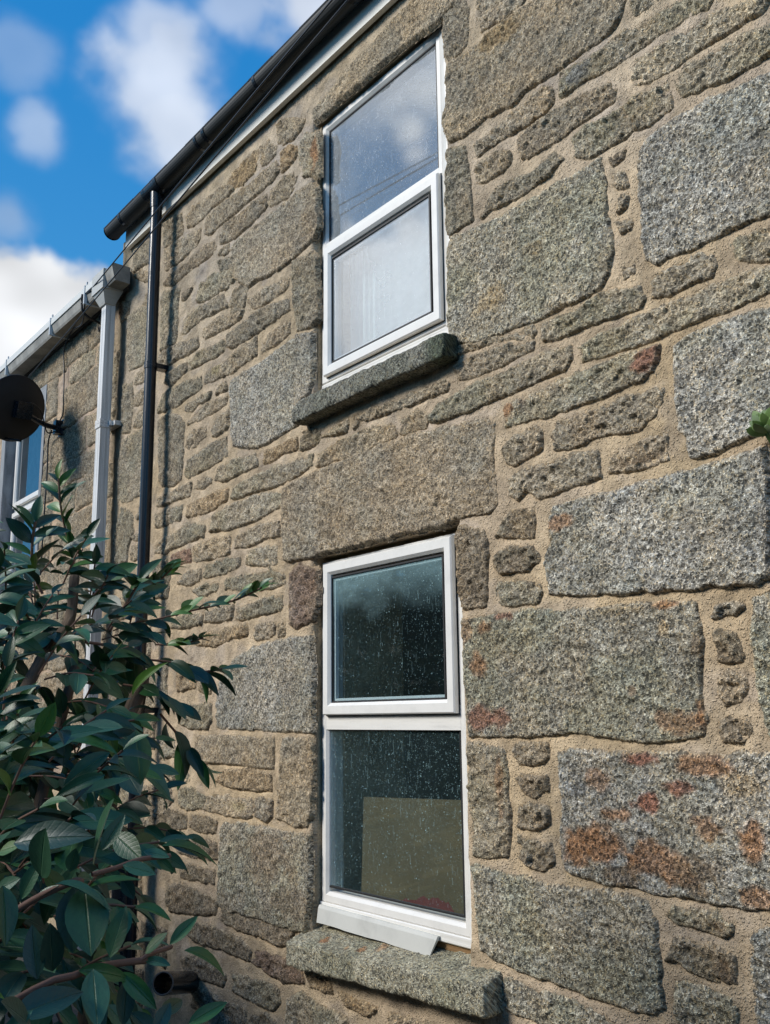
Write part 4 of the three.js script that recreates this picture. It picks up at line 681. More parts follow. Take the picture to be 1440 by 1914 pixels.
{
  const yc = 4.756, zc = 0.103, gut = halfGutter(-6.11, 1.4, yc, zc, 0.057, 0.003, 'gutter', M.gutter, cottage);
  for (const [a, b, r] of [[-5.885, -5.855, 0.061], [-5.51, -5.475, 0.0625], [-5.335, -5.3, 0.0625], [-4.785, -4.76, 0.0625], [-4.69, -4.66, 0.0625], [-4.115, -4.09, 0.061], [-3.3, -3.275, 0.061], [-2.4, -2.375, 0.061]]) halfGutter(a, b, yc + 0.004, zc, r, 0.004, 'gutter_bracket', M.black, gut);
  halfGutter(-5.5, -5.31, yc, zc, 0.060, 0.002, 'gutter_outlet', M.black, gut);
  const cap = new THREE.CircleGeometry(0.06, 20, Math.PI, Math.PI); cap.rotateY(-Math.PI / 2); cap.translate(-6.112, yc, zc); const cap2 = cap.clone(); cap2.translate(-0.006, 0, 0); mesh('end_cap', merge([cap, cap2]), M.black, gut);
  const pipe = mesh('downpipe', (() => { const g = new THREE.CylinderGeometry(0.034, 0.034, 4.7, 28, 1, true); g.translate(-5.392, 2.34, 0.104); return g; })(), M.black, cottage);
  const so = new THREE.CylinderGeometry(0.040, 0.037, 0.1, 28, 1, true); so.translate(-5.392, 4.66, 0.104); mesh('pipe_socket', so, M.black, pipe);
  for (const y of [3.6, 1.6]) { const c = new THREE.CylinderGeometry(0.038, 0.038, 0.04, 24, 1, true); c.translate(-5.392, y, 0.104); mesh('pipe_clip', merge([c, box(-5.42, -5.365, y - 0.015, y + 0.015, -0.005, 0.08)]), M.black, pipe); }
}

// ---------------------------------------------------------------- the neighbouring cottage
const NW = [-8.63, -7.66, 2.55, 4.03];
const next = thing('neighbouring_cottage', 'lower neighbouring granite cottage at the left with white square downpipe and pale gutter', 'house');
{
  const m2 = new Masonry([NW]), R = rng(404); let y = 1.5;
  while (y < 4.22) {
    const h = 0.12 + 0.17 * R(); let x = -11.2 + 0.3 * R();
    while (x < -6.3) {
      const w = Math.min(0.16 + 0.42 * R() * R() + 0.1, -6.2 - x), e = (k = 0.04) => (R() - 0.5) * k, xm = x + w / 2;
      if (w > 0.09 && !(xm > NW[0] - 0.12 - w / 2 && xm < NW[1] + 0.1 + w / 2 && y + h > NW[2] - 0.1 && y < NW[3] + 0.05)) m2.add('wbwwgbw'[Math.floor(R() * 7)], [x + e(), y + e(), xm, y + e(0.05), x + w + e(), y + e(), x + w + e(), y + h + e(), xm + e(), y + h + e(0.05), x + e(), y + h + e()], 0.001 + 0.009 * R());
      x += w + 0.03;
    }
    y += h + 0.028;
  }
  for (let k = 0; k < 5; k++) m2.add('wgkb'[k % 4], [NW[1] + 0.06, 2.5 + k * 0.33, NW[1] + 0.3, 2.5 + k * 0.33, NW[1] + 0.29, 2.79 + k * 0.33, NW[1] + 0.06, 2.8 + k * 0.33], 0.009);
  const wall = mesh('wall', m2.mortarGeometry(-11.5, -6.172, 1.2, 4.43, (x, y, c) => { const d = (x + 6.17) / 0.09, k = 0.6 * Math.exp(-d * d); c[0] *= 1 - k; c[1] *= 1 - k * 0.96; c[2] *= 1 - k; c[1] *= 0.98; c[0] *= 1.02; }), M.mortar, next);  // mortar darkens at the joint: dampness and pipe shadow put into the colour
  mesh('wall_core', coreGeometry(-11.5, -6.172, -0.1, 4.43, m2.openings, -0.03, -0.5), M.render, next);
  for (const s of m2.stones) mesh('stone', m2.stoneGeometry(s), M.rubble, wall);
  const plaster = std({ color: lin(0.36, 0.38, 0.4), map: blotch, roughness: 0.9 });
  mesh('plaster_band', merge([box(NW[0] - 0.1, NW[0], 2.5, 4.12, -0.05, 0.012), box(NW[1], NW[1] + 0.055, 2.5, 4.12, -0.05, 0.012), box(NW[0], NW[1], 4.03, 4.12, -0.05, 0.012), box(NW[0] - 0.002, NW[0] + 0.006, 2.56, 4.03, -0.4, 0.008)]), plaster, next);
  const fx = [NW[0] + 0.02, NW[1] - 0.015, 2.56, 4.02], dz = -0.05, sh = (pr) => pr.map(([a, z]) => [a, z + dz]);
  const w = mesh('window', ring(...fx, sh(outer())), M.pvc, next);
  const sashP = sh([[0, -0.038], [0, -0.02], [0.005, -0.015], [0.038, -0.015], [0.05, -0.026], [0.052, -0.038]]);
  for (const [a, b] of [[2.6, 3.26], [3.3, 3.98]]) { mesh('sash', ring(fx[0] + 0.03, fx[1] - 0.03, a, b, sashP), M.pvc, w); mesh('glass_pane', pane(fx[0] + 0.08, fx[1] - 0.08, a + 0.05, b - 0.05, -0.087), G.up, w); }
  mesh('transom', box(fx[0] + 0.02, fx[1] - 0.02, 3.24, 3.32, -0.15, -0.092), M.pvc, w);
  mesh('room', merge([box(-9.6, -6.8, 2.3, 2.4, -3, -0.51), box(-9.6, -6.8, 4.3, 4.4, -3, -0.51), box(-9.6, -6.8, 2.4, 4.3, -3.1, -3), box(-9.7, -9.6, 2.4, 4.3, -3, -0.51), box(-6.8, -6.7, 2.4, 4.3, -3, -0.51)]), M.dark, next);
  mesh('fascia', box(-11.5, -6.0, 4.33, 4.47, 0.012, 0.035), std({ color: lin(0.05, 0.05, 0.05), roughness: 0.8 }), next);
  mesh('roof', (() => { const g = box(-11.5, -6.2, -0.03, 0.0, -4.4, 0); g.rotateX(0.6); g.translate(0, 4.48, 0.1); return g; })(), M.slate, next);
  // square-line gutter, outlet and downpipe
  const gp = [[0.04, 4.445], [0.155, 4.45], [0.165, 4.43], [0.158, 4.40], [0.146, 4.35], [0.138, 4.335], [0.04, 4.33]];
  const sh2 = new THREE.Shape(gp.map(([z, yy]) => new THREE.Vector2(-z, yy))), gg = new THREE.ExtrudeGeometry(sh2, { depth: 5.57, bevelEnabled: false }); gg.rotateY(Math.PI / 2); gg.translate(-11.5, 0, 0);
  const gut = mesh('gutter', gg, std({ color: lin(0.40, 0.385, 0.34), map: blotch, roughness: 0.6 }), next);
  mesh('gutter_lip', box(-11.49, -6.27, 4.405, 4.452, 0.158, 0.1665), std({ color: lin(0.7, 0.7, 0.68), map: streak, roughness: 0.5 }), gut);
  for (const x of [-8.2, -7.12, -6.42]) mesh('gutter_bracket', merge([box(x, x + 0.018, 4.325, 4.335, 0.02, 0.15), box(x, x + 0.018, 4.33, 4.46, 0.15, 0.172), box(x, x + 0.018, 4.44, 4.49, 0.15, 0.158)]), M.pvcGrey, gut);
  const lobe = (x0, x1, y0, y1, z0, z1, k) => { const g = new THREE.CylinderGeometry(1, k, 1, 4, 1).toNonIndexed(); g.computeVertexNormals(); g.rotateY(Math.PI / 4); g.scale((x1 - x0) / Math.SQRT2, y1 - y0, (z1 - z0) / Math.SQRT2); g.translate((x0 + x1) / 2, (y0 + y1) / 2, (z0 + z1) / 2); return g; };
  mesh('gutter_outlet', merge([box(-6.26, -6.06, 4.325, 4.458, 0.032, 0.172), lobe(-6.25, -6.07, 4.24, 4.325, 0.03, 0.165, 0.5)]), std({ color: lin(0.5, 0.5, 0.48), map: streak, roughness: 0.5 }), gut);
  const pm = std({ color: lin(0.86, 0.85, 0.82), map: blotch, roughness: 0.45 });
  const pipe = mesh('downpipe', box(-6.2, -6.122, 0.2, 4.26, 0.055, 0.12), pm, next);
  mesh('pipe_collar', box(-6.206, -6.116, 3.4, 3.455, 0.049, 0.126), pm, pipe);
  mesh('pipe_clip', merge([box(-6.24, -6.06, 3.412, 3.442, -0.01, 0.05), box(-6.12, -6.09, 3.412, 3.442, 0.04, 0.07)]), pm, pipe);
}

// ---------------------------------------------------------------- wires, hook, dish, waste pipe
tag(mesh('overhead_cable', tube([[-6.45, 4.398, 0.150], [-4, 4.305, 0.387], [-2, 4.229, 0.58], [3, 4.04, 1.07]], 0.0042, 60), M.cable), 'upper of two black overhead cables, tied to the curled iron hook at its left end', 'cable');
tag(mesh('overhead_cable', tube([[-8.3, 4.262, 0.03], [-7, 4.25, 0.13], [-4, 4.24, 0.37], [-2, 4.23, 0.53], [3, 4.205, 0.93]], 0.0042, 60), M.cable), 'lower of two black overhead cables, running on under the pale gutter of the neighbouring cottage', 'cable');
tag(mesh('wall_cable', tube([[-6.42, 4.36, 0.16], [-6.55, 4.26, 0.12], [-6.95, 4.33, 0.06], [-7.17, 4.26, 0.035], [-7.16, 4.1, 0.03], [-7.13, 3.9, 0.034], [-7.14, 3.75, 0.03], [-7.16, 3.69, 0.05]], 0.005, 60), M.cable), 'thin black cable dropping down the stone wall to the dish bracket', 'cable');
tag(mesh('wall_cable', tube([[-7.28, 3.66, 0.06], [-7.4, 3.6, 0.04], [-7.42, 3.4, 0.03], [-7.43, 3.1, 0.03], [-7.44, 2.6, 0.03]], 0.006, 40), M.cable), 'thin black cable running down beside the left window below the satellite dish', 'cable');
{
  const h = thing('cable_hook', 'curled iron hook with an eye standing out from the wall under the pale gutter', 'hook', [-6.5, 4.27, 0]);
  const e = [-6.455 + 6.5, 4.385 - 4.27, 0.165];
  mesh('shank', tube([[-0.03, -0.02, -0.03], [0.0, -0.01, 0.04], [0.03, -0.005, 0.11], [0.035, 0.03, 0.155], [e[0] - 0.01, e[1] - 0.03, e[2]]], 0.008, 30), M.iron, h);
  const t = new THREE.TorusGeometry(0.024, 0.007, 8, 20); t.rotateY(-0.5); t.translate(...e); mesh('eye', t, M.iron, h);
  const t2 = new THREE.TorusGeometry(0.016, 0.005, 8, 16); t2.translate(0.0, -0.06, 0.02); const t3 = t2.clone(); t3.translate(0.005, 0.085, 0); mesh('ring', merge([t2, t3]), M.iron, h);
}
{
  const d = thing('satellite_dish', 'black satellite dish seen from behind on a wall bracket beside the left window', 'satellite dish', [-7.22, 3.67, 0]);
  const n = new THREE.Vector3(-0.80, 0.30, 0.42).normalize(), q = new THREE.Quaternion().setFromUnitVectors(new THREE.Vector3(0, 1, 0), n);
  const roll = new THREE.Quaternion().setFromAxisAngle(n, 0.35); q.premultiply(roll);
  const pts = []; for (let i = 0; i <= 14; i++) { const r = 0.232 * i / 14; pts.push(new THREE.Vector2(r, r * r * 1.05)); } pts.push(new THREE.Vector2(0.24, 0.058), new THREE.Vector2(0.24, 0.05)); for (let i = 14; i >= 0; i--) { const r = 0.232 * i / 14; pts.push(new THREE.Vector2(r, r * r * 1.05 - 0.006)); }
  const place = (g) => { g.applyQuaternion(q); g.translate(0.13, 0.05, 0.35); return g; };
  const lg = new THREE.LatheGeometry(pts, 48); lg.scale(1, 1, 1.12); mesh('reflector', place(lg), M.dish, d);
  const rim = new THREE.TorusGeometry(0.237, 0.005, 8, 48); rim.rotateX(Math.PI / 2); rim.scale(1, 1, 1.12); rim.translate(0, 0.055, 0); mesh('rim', place(rim), M.black, d);
  const bp = place(box(-0.06, 0.06, -0.05, -0.004, -0.07, 0.07)); mesh('back_plate', bp, M.black, d);
  mesh('mast_arm', merge([tube([[0, 0, 0.01], [0.03, -0.005, 0.12], [0.09, 0.02, 0.26], [0.13, 0.04, 0.34]], 0.02, 20, 10), box(-0.05, 0.05, -0.06, 0.06, 0, 0.012), box(-0.03, 0.03, -0.05, 0.05, 0.012, 0.06)]), M.black, d);
  mesh('cable', tube([[0.13, 0.06, 0.33], [0.16, 0.1, 0.3], [0.1, 0.08, 0.2], [0.04, -0.06, 0.12], [0.0, -0.03, 0.05]], 0.005, 24, 6), M.cable, d);
  const tip = new THREE.Vector3(0.13, 0.05, 0.35).addScaledVector(n, 0.3).add(new THREE.Vector3(-0.02, -0.2, 0)), foot = [0.13 + 0.05, 0.05 - 0.24, 0.35];
  const arm = mesh('feed_arm', tube([foot, [(foot[0] + tip.x) / 2, (foot[1] + tip.y) / 2 - 0.02, (foot[2] + tip.z) / 2], tip.toArray()], 0.009, 16, 8), M.black, d);
  const l = new THREE.CylinderGeometry(0.025, 0.02, 0.09, 16); l.applyQuaternion(q); l.translate(tip.x, tip.y + 0.01, tip.z); mesh('feed_horn', l, M.black, arm);
}
{
  const a = thing('waste_pipe', 'short open end of a black waste pipe low down beneath the shrub', 'pipe', [-4.540, 0.383, 0.300]);
  const o = [[0.05, 0.0], [0.05, 0.42], [0.044, 0.42], [0.044, 0.0]].map((p) => new THREE.Vector2(...p));
  const dir = new THREE.Vector3(0.70, 0.22, 0.68).normalize(), g = new THREE.LatheGeometry(o, 28); g.translate(0, -0.42, 0); g.applyQuaternion(new THREE.Quaternion().setFromUnitVectors(new THREE.Vector3(0, 1, 0), dir));
  const t = mesh('pipe', g, M.black, a); const rim = new THREE.TorusGeometry(0.047, 0.004, 8, 32); rim.rotateX(Math.PI / 2); rim.applyQuaternion(new THREE.Quaternion().setFromUnitVectors(new THREE.Vector3(0, 1, 0), dir)); mesh('rim', rim, std({ color: lin(0.10, 0.09, 0.08), roughness: 0.8 }), a);
}
{
  const a = thing('soil_pipe', 'thick black soil pipe standing at the wall foot in the dark behind the shrub', 'pipe', [-5.438, 0, 0.13]);
  const g = new THREE.CylinderGeometry(0.062, 0.062, 0.9, 28); g.translate(0, 0.43, 0); mesh('pipe', g, M.black, a);
  const c = new THREE.CylinderGeometry(0.072, 0.068, 0.09, 28); c.translate(0, 0.86, 0); mesh('collar', c, M.black, a);
}
// behind the panes
{
  const bt = dataTex(512, 256, (i, j, o) => { const a = grime[(j & 511) * 512 + i], v = 0.62 + 0.5 * a, sc = fbm(i * 0.006 + j * 0.01, j * 0.035 - i * 0.012, 6, 3); const k = sc > 0.3 ? 1.2 : 1; o[0] = toS(clamp(0.26 * v * k, 0, 1)); o[1] = toS(clamp(0.145 * v * k, 0, 1)); o[2] = toS(clamp(0.068 * v * k, 0, 1)); const d = Math.hypot((i - 150) / 70, (j - 14) / 26); if (d < 1 + 0.5 * fbm(i * 0.04, j * 0.04, 4, 3)) { o[0] = lerp(o[0], 150, 0.7); o[1] = lerp(o[1], 40, 0.7); o[2] = lerp(o[2], 44, 0.7); } }, true, false);
  const g = new THREE.BoxGeometry(1.0, 0.46, 0.014); g.rotateX(-0.06); g.rotateY(0.42);
  const b = mesh('board', g, std({ map: bt, roughness: 0.8 })); b.position.set(-3.16, 0.99, -0.36); tag(b, 'scuffed brown board standing inside the lower window behind its bottom pane', 'board');
  const pos = [], idx = [], nx = 150; for (let j = 0; j <= 1; j++) for (let i = 0; i <= nx; i++) { const x = lerp(-3.68, -2.9, i / nx); pos.push(x, 3.1 + j * 0.6, -0.16 + 0.014 * Math.sin(i * 0.62 + Math.sin(i * 0.13) * 2) + 0.006 * Math.sin(i * 1.7)); }
  for (let i = 0; i < nx; i++) idx.push(i, i + 1, i + nx + 2, i, i + nx + 2, i + nx + 1);
  tag(mesh('net_curtain', geo(pos, idx), phys({ color: lin(0.82, 0.84, 0.86), transmission: 0.35, roughness: 1, thickness: 0 })), 'gathered white net curtain hanging behind the lower pane of the upper window', 'curtain');
}
// ---------------------------------------------------------------- the hedge across the garden, seen only in the panes
const leafShape = (seg, fold, curl, wmax, tipw = 1) => {
  const pos = [], uv = [], idx = [];
  for (let i = 0; i <= seg; i++) { const t = i / seg, w = wmax * Math.pow(Math.sin(Math.PI * Math.pow(t, 0.88)), 0.8) * (i === 0 ? 0.06 : 1) + (i === 0 ? 0.01 : 0), z = -curl * t * t, f = fold * w; pos.push(-w, t, z + f, -w * 0.5, t, z + f * 0.35, 0, t, z, w * 0.5, t, z + f * 0.35, w, t, z + f); for (const u of [0, 0.25, 0.5, 0.75, 1]) uv.push(u, t); }
  for (let i = 0; i < seg; i++) for (let k = 0; k < 4; k++) { const a = i * 5 + k; idx.push(a, a + 1, a + 6, a, a + 6, a + 5); }
  return geo(pos, idx, uv);
};
{
  const R = rng(31), N = 9000, lm = std({ color: lin(0.035, 0.06, 0.03), roughness: 0.7 }), im = new THREE.InstancedMesh(leafShape(2, 0.3, 0.2, 0.28), lm, N), o = new THREE.Object3D();
  for (let i = 0; i < N; i++) { const x = lerp(-22, 6, R()), top = 3.6 + 0.5 * fbm(x * 0.7, 2, 7, 3), y = R() < 0.25 ? top + 0.25 * R() : top * R(); o.position.set(x, y, 5.2 + 0.35 * R() + (y > top ? 0.5 * R() : 0)); o.rotation.set(R() * 6, R() * 6, R() * 6); o.scale.setScalar(0.16 + 0.12 * R()); o.updateMatrix(); im.setMatrixAt(i, o.matrix); }
  const h = thing('garden_hedge', 'tall dark green hedge across the garden, mirrored in the lower window', 'hedge', [-8, 0, 5.6]);
  im.name = 'foliage'; im.position.set(8, 0, -5.6); im.userData.kind = 'stuff'; h.add(im);
  const pos = [], idx = []; const n = 80; for (let i = 0; i <= n; i++) { const x = lerp(-14, 14, i / n), t = 3.55 + 0.5 * fbm((x - 8) * 0.7, 2, 7, 3); pos.push(x, 0, -0.05, x, t, -0.02, x, t, 0.7, x, 0, 0.75); } for (let i = 0; i < n; i++) for (let k = 0; k < 3; k++) { const a = i * 4 + k; idx.push(a, a + 4, a + 5, a, a + 5, a + 1); } mesh('branches', geo(pos, idx), std({ color: lin(0.015, 0.02, 0.012), roughness: 1 }), h);
}

{  // out-of-view bush, added to darken the foot of the wall
  const R = rng(57), N = 5200, lm = std({ color: lin(0.035, 0.07, 0.03), roughness: 0.6 }), im = new THREE.InstancedMesh(leafShape(3, 0.3, 0.25, 0.22), lm, N), o = new THREE.Object3D();
  for (let i = 0; i < N; i++) { const a = R() * 6.283, c = R() * 2 - 1, s = Math.sqrt(1 - c * c), r = Math.cbrt(0.25 + 0.75 * R()) * (1 + 0.16 * fbm(a * 2, c * 3, 9, 3)); o.position.set(Math.cos(a) * s * 1.45 * r, 0.98 + c * 1.08 * r, Math.sin(a) * s * 0.62 * r); o.rotation.set(R() * 6, R() * 6, R() * 6); o.scale.setScalar(0.10 + 0.06 * R()); o.updateMatrix(); im.setMatrixAt(i, o.matrix); }
  const h = thing('added_shadow_bush', 'unseen bush added left of the evergreen shrub to cast shadow on the wall', 'bush', [-5.75, 0, 2.05]);
  im.name = 'foliage'; im.userData.kind = 'stuff'; h.add(im);
  mesh('trunk', tube([[0, -0.05, 0], [0.05, 0.5, 0.02], [-0.1, 1.1, 0]], 0.05, 12, 8), std({ color: lin(0.08, 0.06, 0.04), roughness: 1 }), h);
}

// ---------------------------------------------------------------- the shrub
const leafTex = dataTex(256, 256, (i, j, o) => { const u = Math.abs(i / 255 - 0.5) * 2, v = j / 255, a = Math.abs(((v * 9 - u * 1.6) % 1 + 1) % 1 - 0.5) * 2, vein = Math.max(smoothstep(0.05 - u, 0, 0.04), 0.16 * smoothstep(a, 0.82, 1) * (1 - u * 0.6)), n = grime[(j * 2) * 512 + i * 2], s = hash(i, j, 6) > 0.985 ? 1.35 : 1, b = (0.72 + 0.5 * n) * s; o[0] = toS(clamp(lerp(0.50 * b, 0.86, vein * 0.6), 0, 1)); o[1] = toS(clamp(lerp(0.55 * b, 0.88, vein * 0.6), 0, 1)); o[2] = toS(clamp(lerp(0.5 * b, 0.7, vein * 0.6), 0, 1)); }, true, false);
const leafBump = dataTex(256, 256, (i, j, o) => { const u = Math.abs(i / 255 - 0.5) * 2, v = j / 255, a = Math.abs(((v * 9 - u * 1.6) % 1 + 1) % 1 - 0.5) * 2; o[0] = o[1] = o[2] = 255 * clamp(0.7 - 0.06 * smoothstep(a, 0.6, 1) - 0.5 * smoothstep(0.08 - u, 0, 0.08) + 0.2 * grime[(j * 2) * 512 + i * 2], 0, 1); }, false, false);
const leafMat = (r, g, b, o = {}) => phys({ color: lin(r, g, b), map: leafTex, bumpMap: leafBump, bumpScale: 0.0015, roughness: 0.42, transmission: 0.12, thickness: 0, ...o });
const LM = [leafMat(0.05, 0.16, 0.055), leafMat(0.075, 0.24, 0.07), leafMat(0.03, 0.105, 0.045), leafMat(0.10, 0.26, 0.14), leafMat(0.15, 0.32, 0.05), leafMat(0.035, 0.12, 0.085)];
const LG = [leafShape(8, 0.32, 0.18, 0.21), leafShape(8, 0.5, 0.34, 0.19), leafShape(8, 0.2, 0.06, 0.235), leafShape(8, 0.42, 0.5, 0.2)];
const shrub = thing('evergreen_shrub', 'big dark green evergreen shrub with pointed glossy leaves in front of the downpipes', 'shrub', [-1.75, 0, 0.9]);
{
  const base = shrub.position.clone(), R = rng(2024), V = (a) => new THREE.Vector3(...a), eye = camera.position;
  const bark = std({ color: lin(0.12, 0.085, 0.055), map: blotch, bumpMap: rub, bumpScale: 0.006, roughness: 0.95 }), twigMat = std({ color: lin(0.17, 0.09, 0.06), roughness: 0.8 });
  const all = [];                                    // {b, t, n, g, m}
  const put = (b, t, o = {}) => all.push({ b, t, w: o.w ?? 1, g: o.g ?? Math.floor(R() * LG.length), m: o.m ?? (R() < 0.05 ? 4 : [0, 1, 2, 3, 5][Math.floor(R() * 5)]), roll: o.roll ?? (R() - 0.5) * 1.0, hero: !!o.hero });
  const H = (m, w, roll, bx, by, bz, tx, ty, tz, g) => put(V([bx, by, bz]), V([tx, ty, tz]), { m, w, roll, hero: true, g });
  const T = [];
  const stem = (r, ...p) => { const a = []; for (let i = 0; i < p.length; i += 3) a.push([p[i], p[i + 1], p[i + 2]]); T.push([a, r]); return a; };
  // leaves in pairs along a twig
  const leafy = (a, len, n, up, seedling = 0) => { const c = new THREE.CatmullRomCurve3(a.map((q) => V(q))); for (let k = 0; k < n; k++) { const t = 0.12 + 0.88 * (k + 0.5 * R()) / n, p = c.getPoint(Math.min(t, 1)), d = c.getTangent(Math.min(t, 1)), side = new THREE.Vector3().crossVectors(d, new THREE.Vector3(0, 1, 0)).normalize().multiplyScalar(k & 1 ? 1 : -1), v = d.clone().multiplyScalar(0.7 + 0.5 * R()).addScaledVector(side, 0.7 + 0.5 * R()); v.y += up + (R() - 0.5) * 0.5; v.normalize().multiplyScalar(len * (0.75 + 0.45 * R()) * (t > 0.9 ? 0.75 : 1)); put(p, p.clone().add(v), { m: R() < seedling ? 4 : undefined }); } const e = c.getPoint(1), d = c.getTangent(1).multiplyScalar(len * 0.7); put(e, e.clone().add(d), { m: R() < seedling * 2 ? 4 : undefined }); };
  stem(0.018, -2.423, 0.819, 1.478, -2.372, 1.010, 1.475, -2.340, 1.362, 1.465, -2.395, 1.493, 1.413, -2.466, 1.583, 1.367, -2.495, 1.624, 1.335);
  stem(0.014, -2.236, 1.407, 1.768, -2.238, 1.547, 1.732, -2.348, 1.648, 1.658, -2.422, 1.708, 1.607, -2.573, 1.801, 1.500, -2.743, 1.936, 1.432);
  stem(0.009, -2.340, 1.362, 1.465, -2.362, 1.433, 1.433, -2.391, 1.481, 1.403, -2.504, 1.570, 1.329, -2.573, 1.669, 1.283);
  stem(0.012, -1.878, 1.065, 1.854, -2.036, 1.204, 1.772, -2.093, 1.330, 1.721, -2.244, 1.489, 1.636, -2.386, 1.670, 1.546);
  leafy(stem(0.0035, -2.836, 1.965, 1.396, -2.834, 2.055, 1.424, -2.831, 2.145, 1.451, -2.821, 2.228, 1.465), 0.085, 16, 0.1, 0.3);
  leafy(stem(0.004, -2.603, 1.869, 1.563, -2.608, 1.923, 1.588, -2.595, 2.004, 1.599, -2.583, 2.051, 1.598), 0.10, 12, -0.2, 0.05);
  leafy(stem(0.0035, -2.722, 1.878, 1.384, -2.700, 1.928, 1.371, -2.701, 1.949, 1.294, -2.676, 1.934, 1.256), 0.085, 10, -0.1, 0.05);
  leafy(stem(0.0032, -2.823, 1.837, 1.164, -2.803, 1.867, 1.062, -2.756, 1.905, 0.926, -2.700, 1.942, 0.864), 0.075, 22, 0.55, 0.5);
  leafy(stem(0.003, -2.752, 1.881, 1.254, -2.707, 1.929, 1.210, -2.670, 1.974, 1.176), 0.07, 14, 0.5, 0.5);
  leafy(stem(0.003, -2.736, 1.760, 1.191, -2.690, 1.760, 1.130, -2.650, 1.778, 1.083), 0.07, 10, 0.35, 0.35);
  leafy(stem(0.0035, -2.670, 1.714, 1.258, -2.615, 1.701, 1.180, -2.582, 1.677, 1.127, -2.542, 1.685, 1.077), 0.105, 9, -0.05, 0.05);
  leafy(stem(0.0035, -2.519, 1.638, 1.371, -2.476, 1.624, 1.309, -2.442, 1.585, 1.250), 0.10, 8, -0.15, 0.05);
  leafy(stem(0.0035, -2.474, 1.563, 1.286, -2.496, 1.490, 1.206, -2.479, 1.439, 1.165), 0.11, 6, -0.8, 0);
  leafy(stem(0.004, -2.459, 1.739, 1.497, -2.467, 1.729, 1.418, -2.482, 1.698, 1.343), 0.11, 10, -0.3, 0);
  leafy(stem(0.004, -2.516, 1.773, 1.414, -2.576, 1.851, 1.350, -2.542, 1.913, 1.326), 0.11, 9, -0.1, 0.1);
  stem(0.0045, -1.304, 1.326, 1.991, -1.284, 1.342, 1.970, -1.264, 1.359, 1.932, -1.271, 1.357, 1.924);
  stem(0.0035, -1.323, 1.356, 1.891, -1.326, 1.360, 1.862, -1.343, 1.366, 1.818, -1.357, 1.365, 1.768);
  stem(0.0045, -1.215, 1.247, 2.016, -1.208, 1.263, 1.978, -1.212, 1.264, 1.949, -1.235, 1.264, 1.912, -1.245, 1.261, 1.856, -1.251, 1.259, 1.846);
  stem(0.003, -1.245, 1.261, 1.856, -1.248, 1.265, 1.845, -1.278, 1.264, 1.799);
  H(3, 1.05, 0.1, -1.258, 1.368, 1.978, -1.206, 1.427, 1.997, 2);
  H(3, 0.8, -0.3, -1.259, 1.377, 1.914, -1.194, 1.460, 1.924, 2);
  H(5, 0.95, 0.2, -1.323, 1.402, 1.992, -1.237, 1.422, 1.934, 0);
  H(3, 1.2, 0.5, -1.288, 1.367, 1.933, -1.279, 1.395, 1.930, 2);
  H(3, 0.75, -0.4, -1.249, 1.360, 1.964, -1.209, 1.358, 1.909, 3);
  H(0, 1.25, 0.0, -1.249, 1.355, 1.928, -1.197, 1.287, 1.937, 2);
  H(5, 1.3, 0.1, -1.276, 1.352, 1.929, -1.253, 1.281, 1.941, 0);
  H(3, 0.95, -0.2, -1.225, 1.274, 1.902, -1.224, 1.331, 1.886, 2);
  H(1, 0.75, 0.3, -1.208, 1.269, 1.946, -1.190, 1.261, 1.885, 3);
  H(3, 1.0, 0.0, -1.187, 1.273, 1.937, -1.143, 1.224, 1.946, 2);
  H(1, 0.85, 0.3, -1.220, 1.257, 1.890, -1.182, 1.221, 1.861, 0);
  H(5, 0.9, 0.1, -1.237, 1.246, 1.875, -1.229, 1.193, 1.880, 2);
  H(1, 0.75, -0.3, -1.269, 1.259, 1.785, -1.252, 1.243, 1.723, 3);
  H(1, 1.0, 0.1, -1.249, 1.267, 1.847, -1.229, 1.293, 1.829, 2);
  H(1, 0.8, 0.3, -1.259, 1.271, 1.810, -1.251, 1.304, 1.777, 0);
  H(3, 0.95, -0.2, -1.251, 1.260, 1.847, -1.223, 1.256, 1.825, 2);
  H(1, 0.85, 0.2, -1.262, 1.172, 1.780, -1.247, 1.196, 1.734, 0);
  H(1, 0.65, -0.4, -1.381, 1.376, 1.769, -1.358, 1.378, 1.689, 3);
  H(0, 0.7, -0.3, -1.405, 1.370, 1.732, -1.396, 1.352, 1.680, 1);
  H(3, 1.0, -0.1, -1.358, 1.374, 1.807, -1.337, 1.367, 1.777, 2);
  H(1, 0.9, 0.3, -1.369, 1.364, 1.784, -1.356, 1.343, 1.760, 0);
  H(3, 0.95, 0.0, -1.328, 1.363, 1.848, -1.303, 1.352, 1.812, 2);
  H(0, 1.1, 0.1, -1.840, 1.531, 1.620, -1.804, 1.434, 1.623, 2);
  H(4, 0.65, 0.5, -1.834, 1.592, 1.631, -1.755, 1.657, 1.633, 1);
  H(0, 0.9, -0.2, -1.728, 1.495, 1.713, -1.734, 1.450, 1.792, 0);
  H(3, 0.7, -0.3, -1.690, 1.460, 1.735, -1.702, 1.439, 1.813, 3);
  H(5, 1.2, 0.2, -1.821, 1.513, 1.759, -1.811, 1.471, 1.765, 2);
  H(5, 1.0, 0.2, -1.854, 1.531, 1.809, -1.839, 1.477, 1.856, 0);
  H(0, 1.0, -0.1, -1.179, 1.375, 2.046, -1.142, 1.324, 2.047, 0);
  H(3, 1.0, 0.1, -1.240, 1.360, 2.036, -1.210, 1.377, 2.019, 2);
  H(3, 0.9, 0.2, -1.276, 1.343, 1.994, -1.256, 1.390, 1.983, 0);
  H(5, 0.9, 0.1, -1.259, 1.255, 1.976, -1.274, 1.314, 1.981, 2);
  H(5, 0.9, 0.1, -1.268, 1.259, 1.955, -1.239, 1.317, 1.970, 2);
  H(3, 0.9, -0.3, -1.291, 1.334, 1.976, -1.269, 1.360, 1.957, 0);
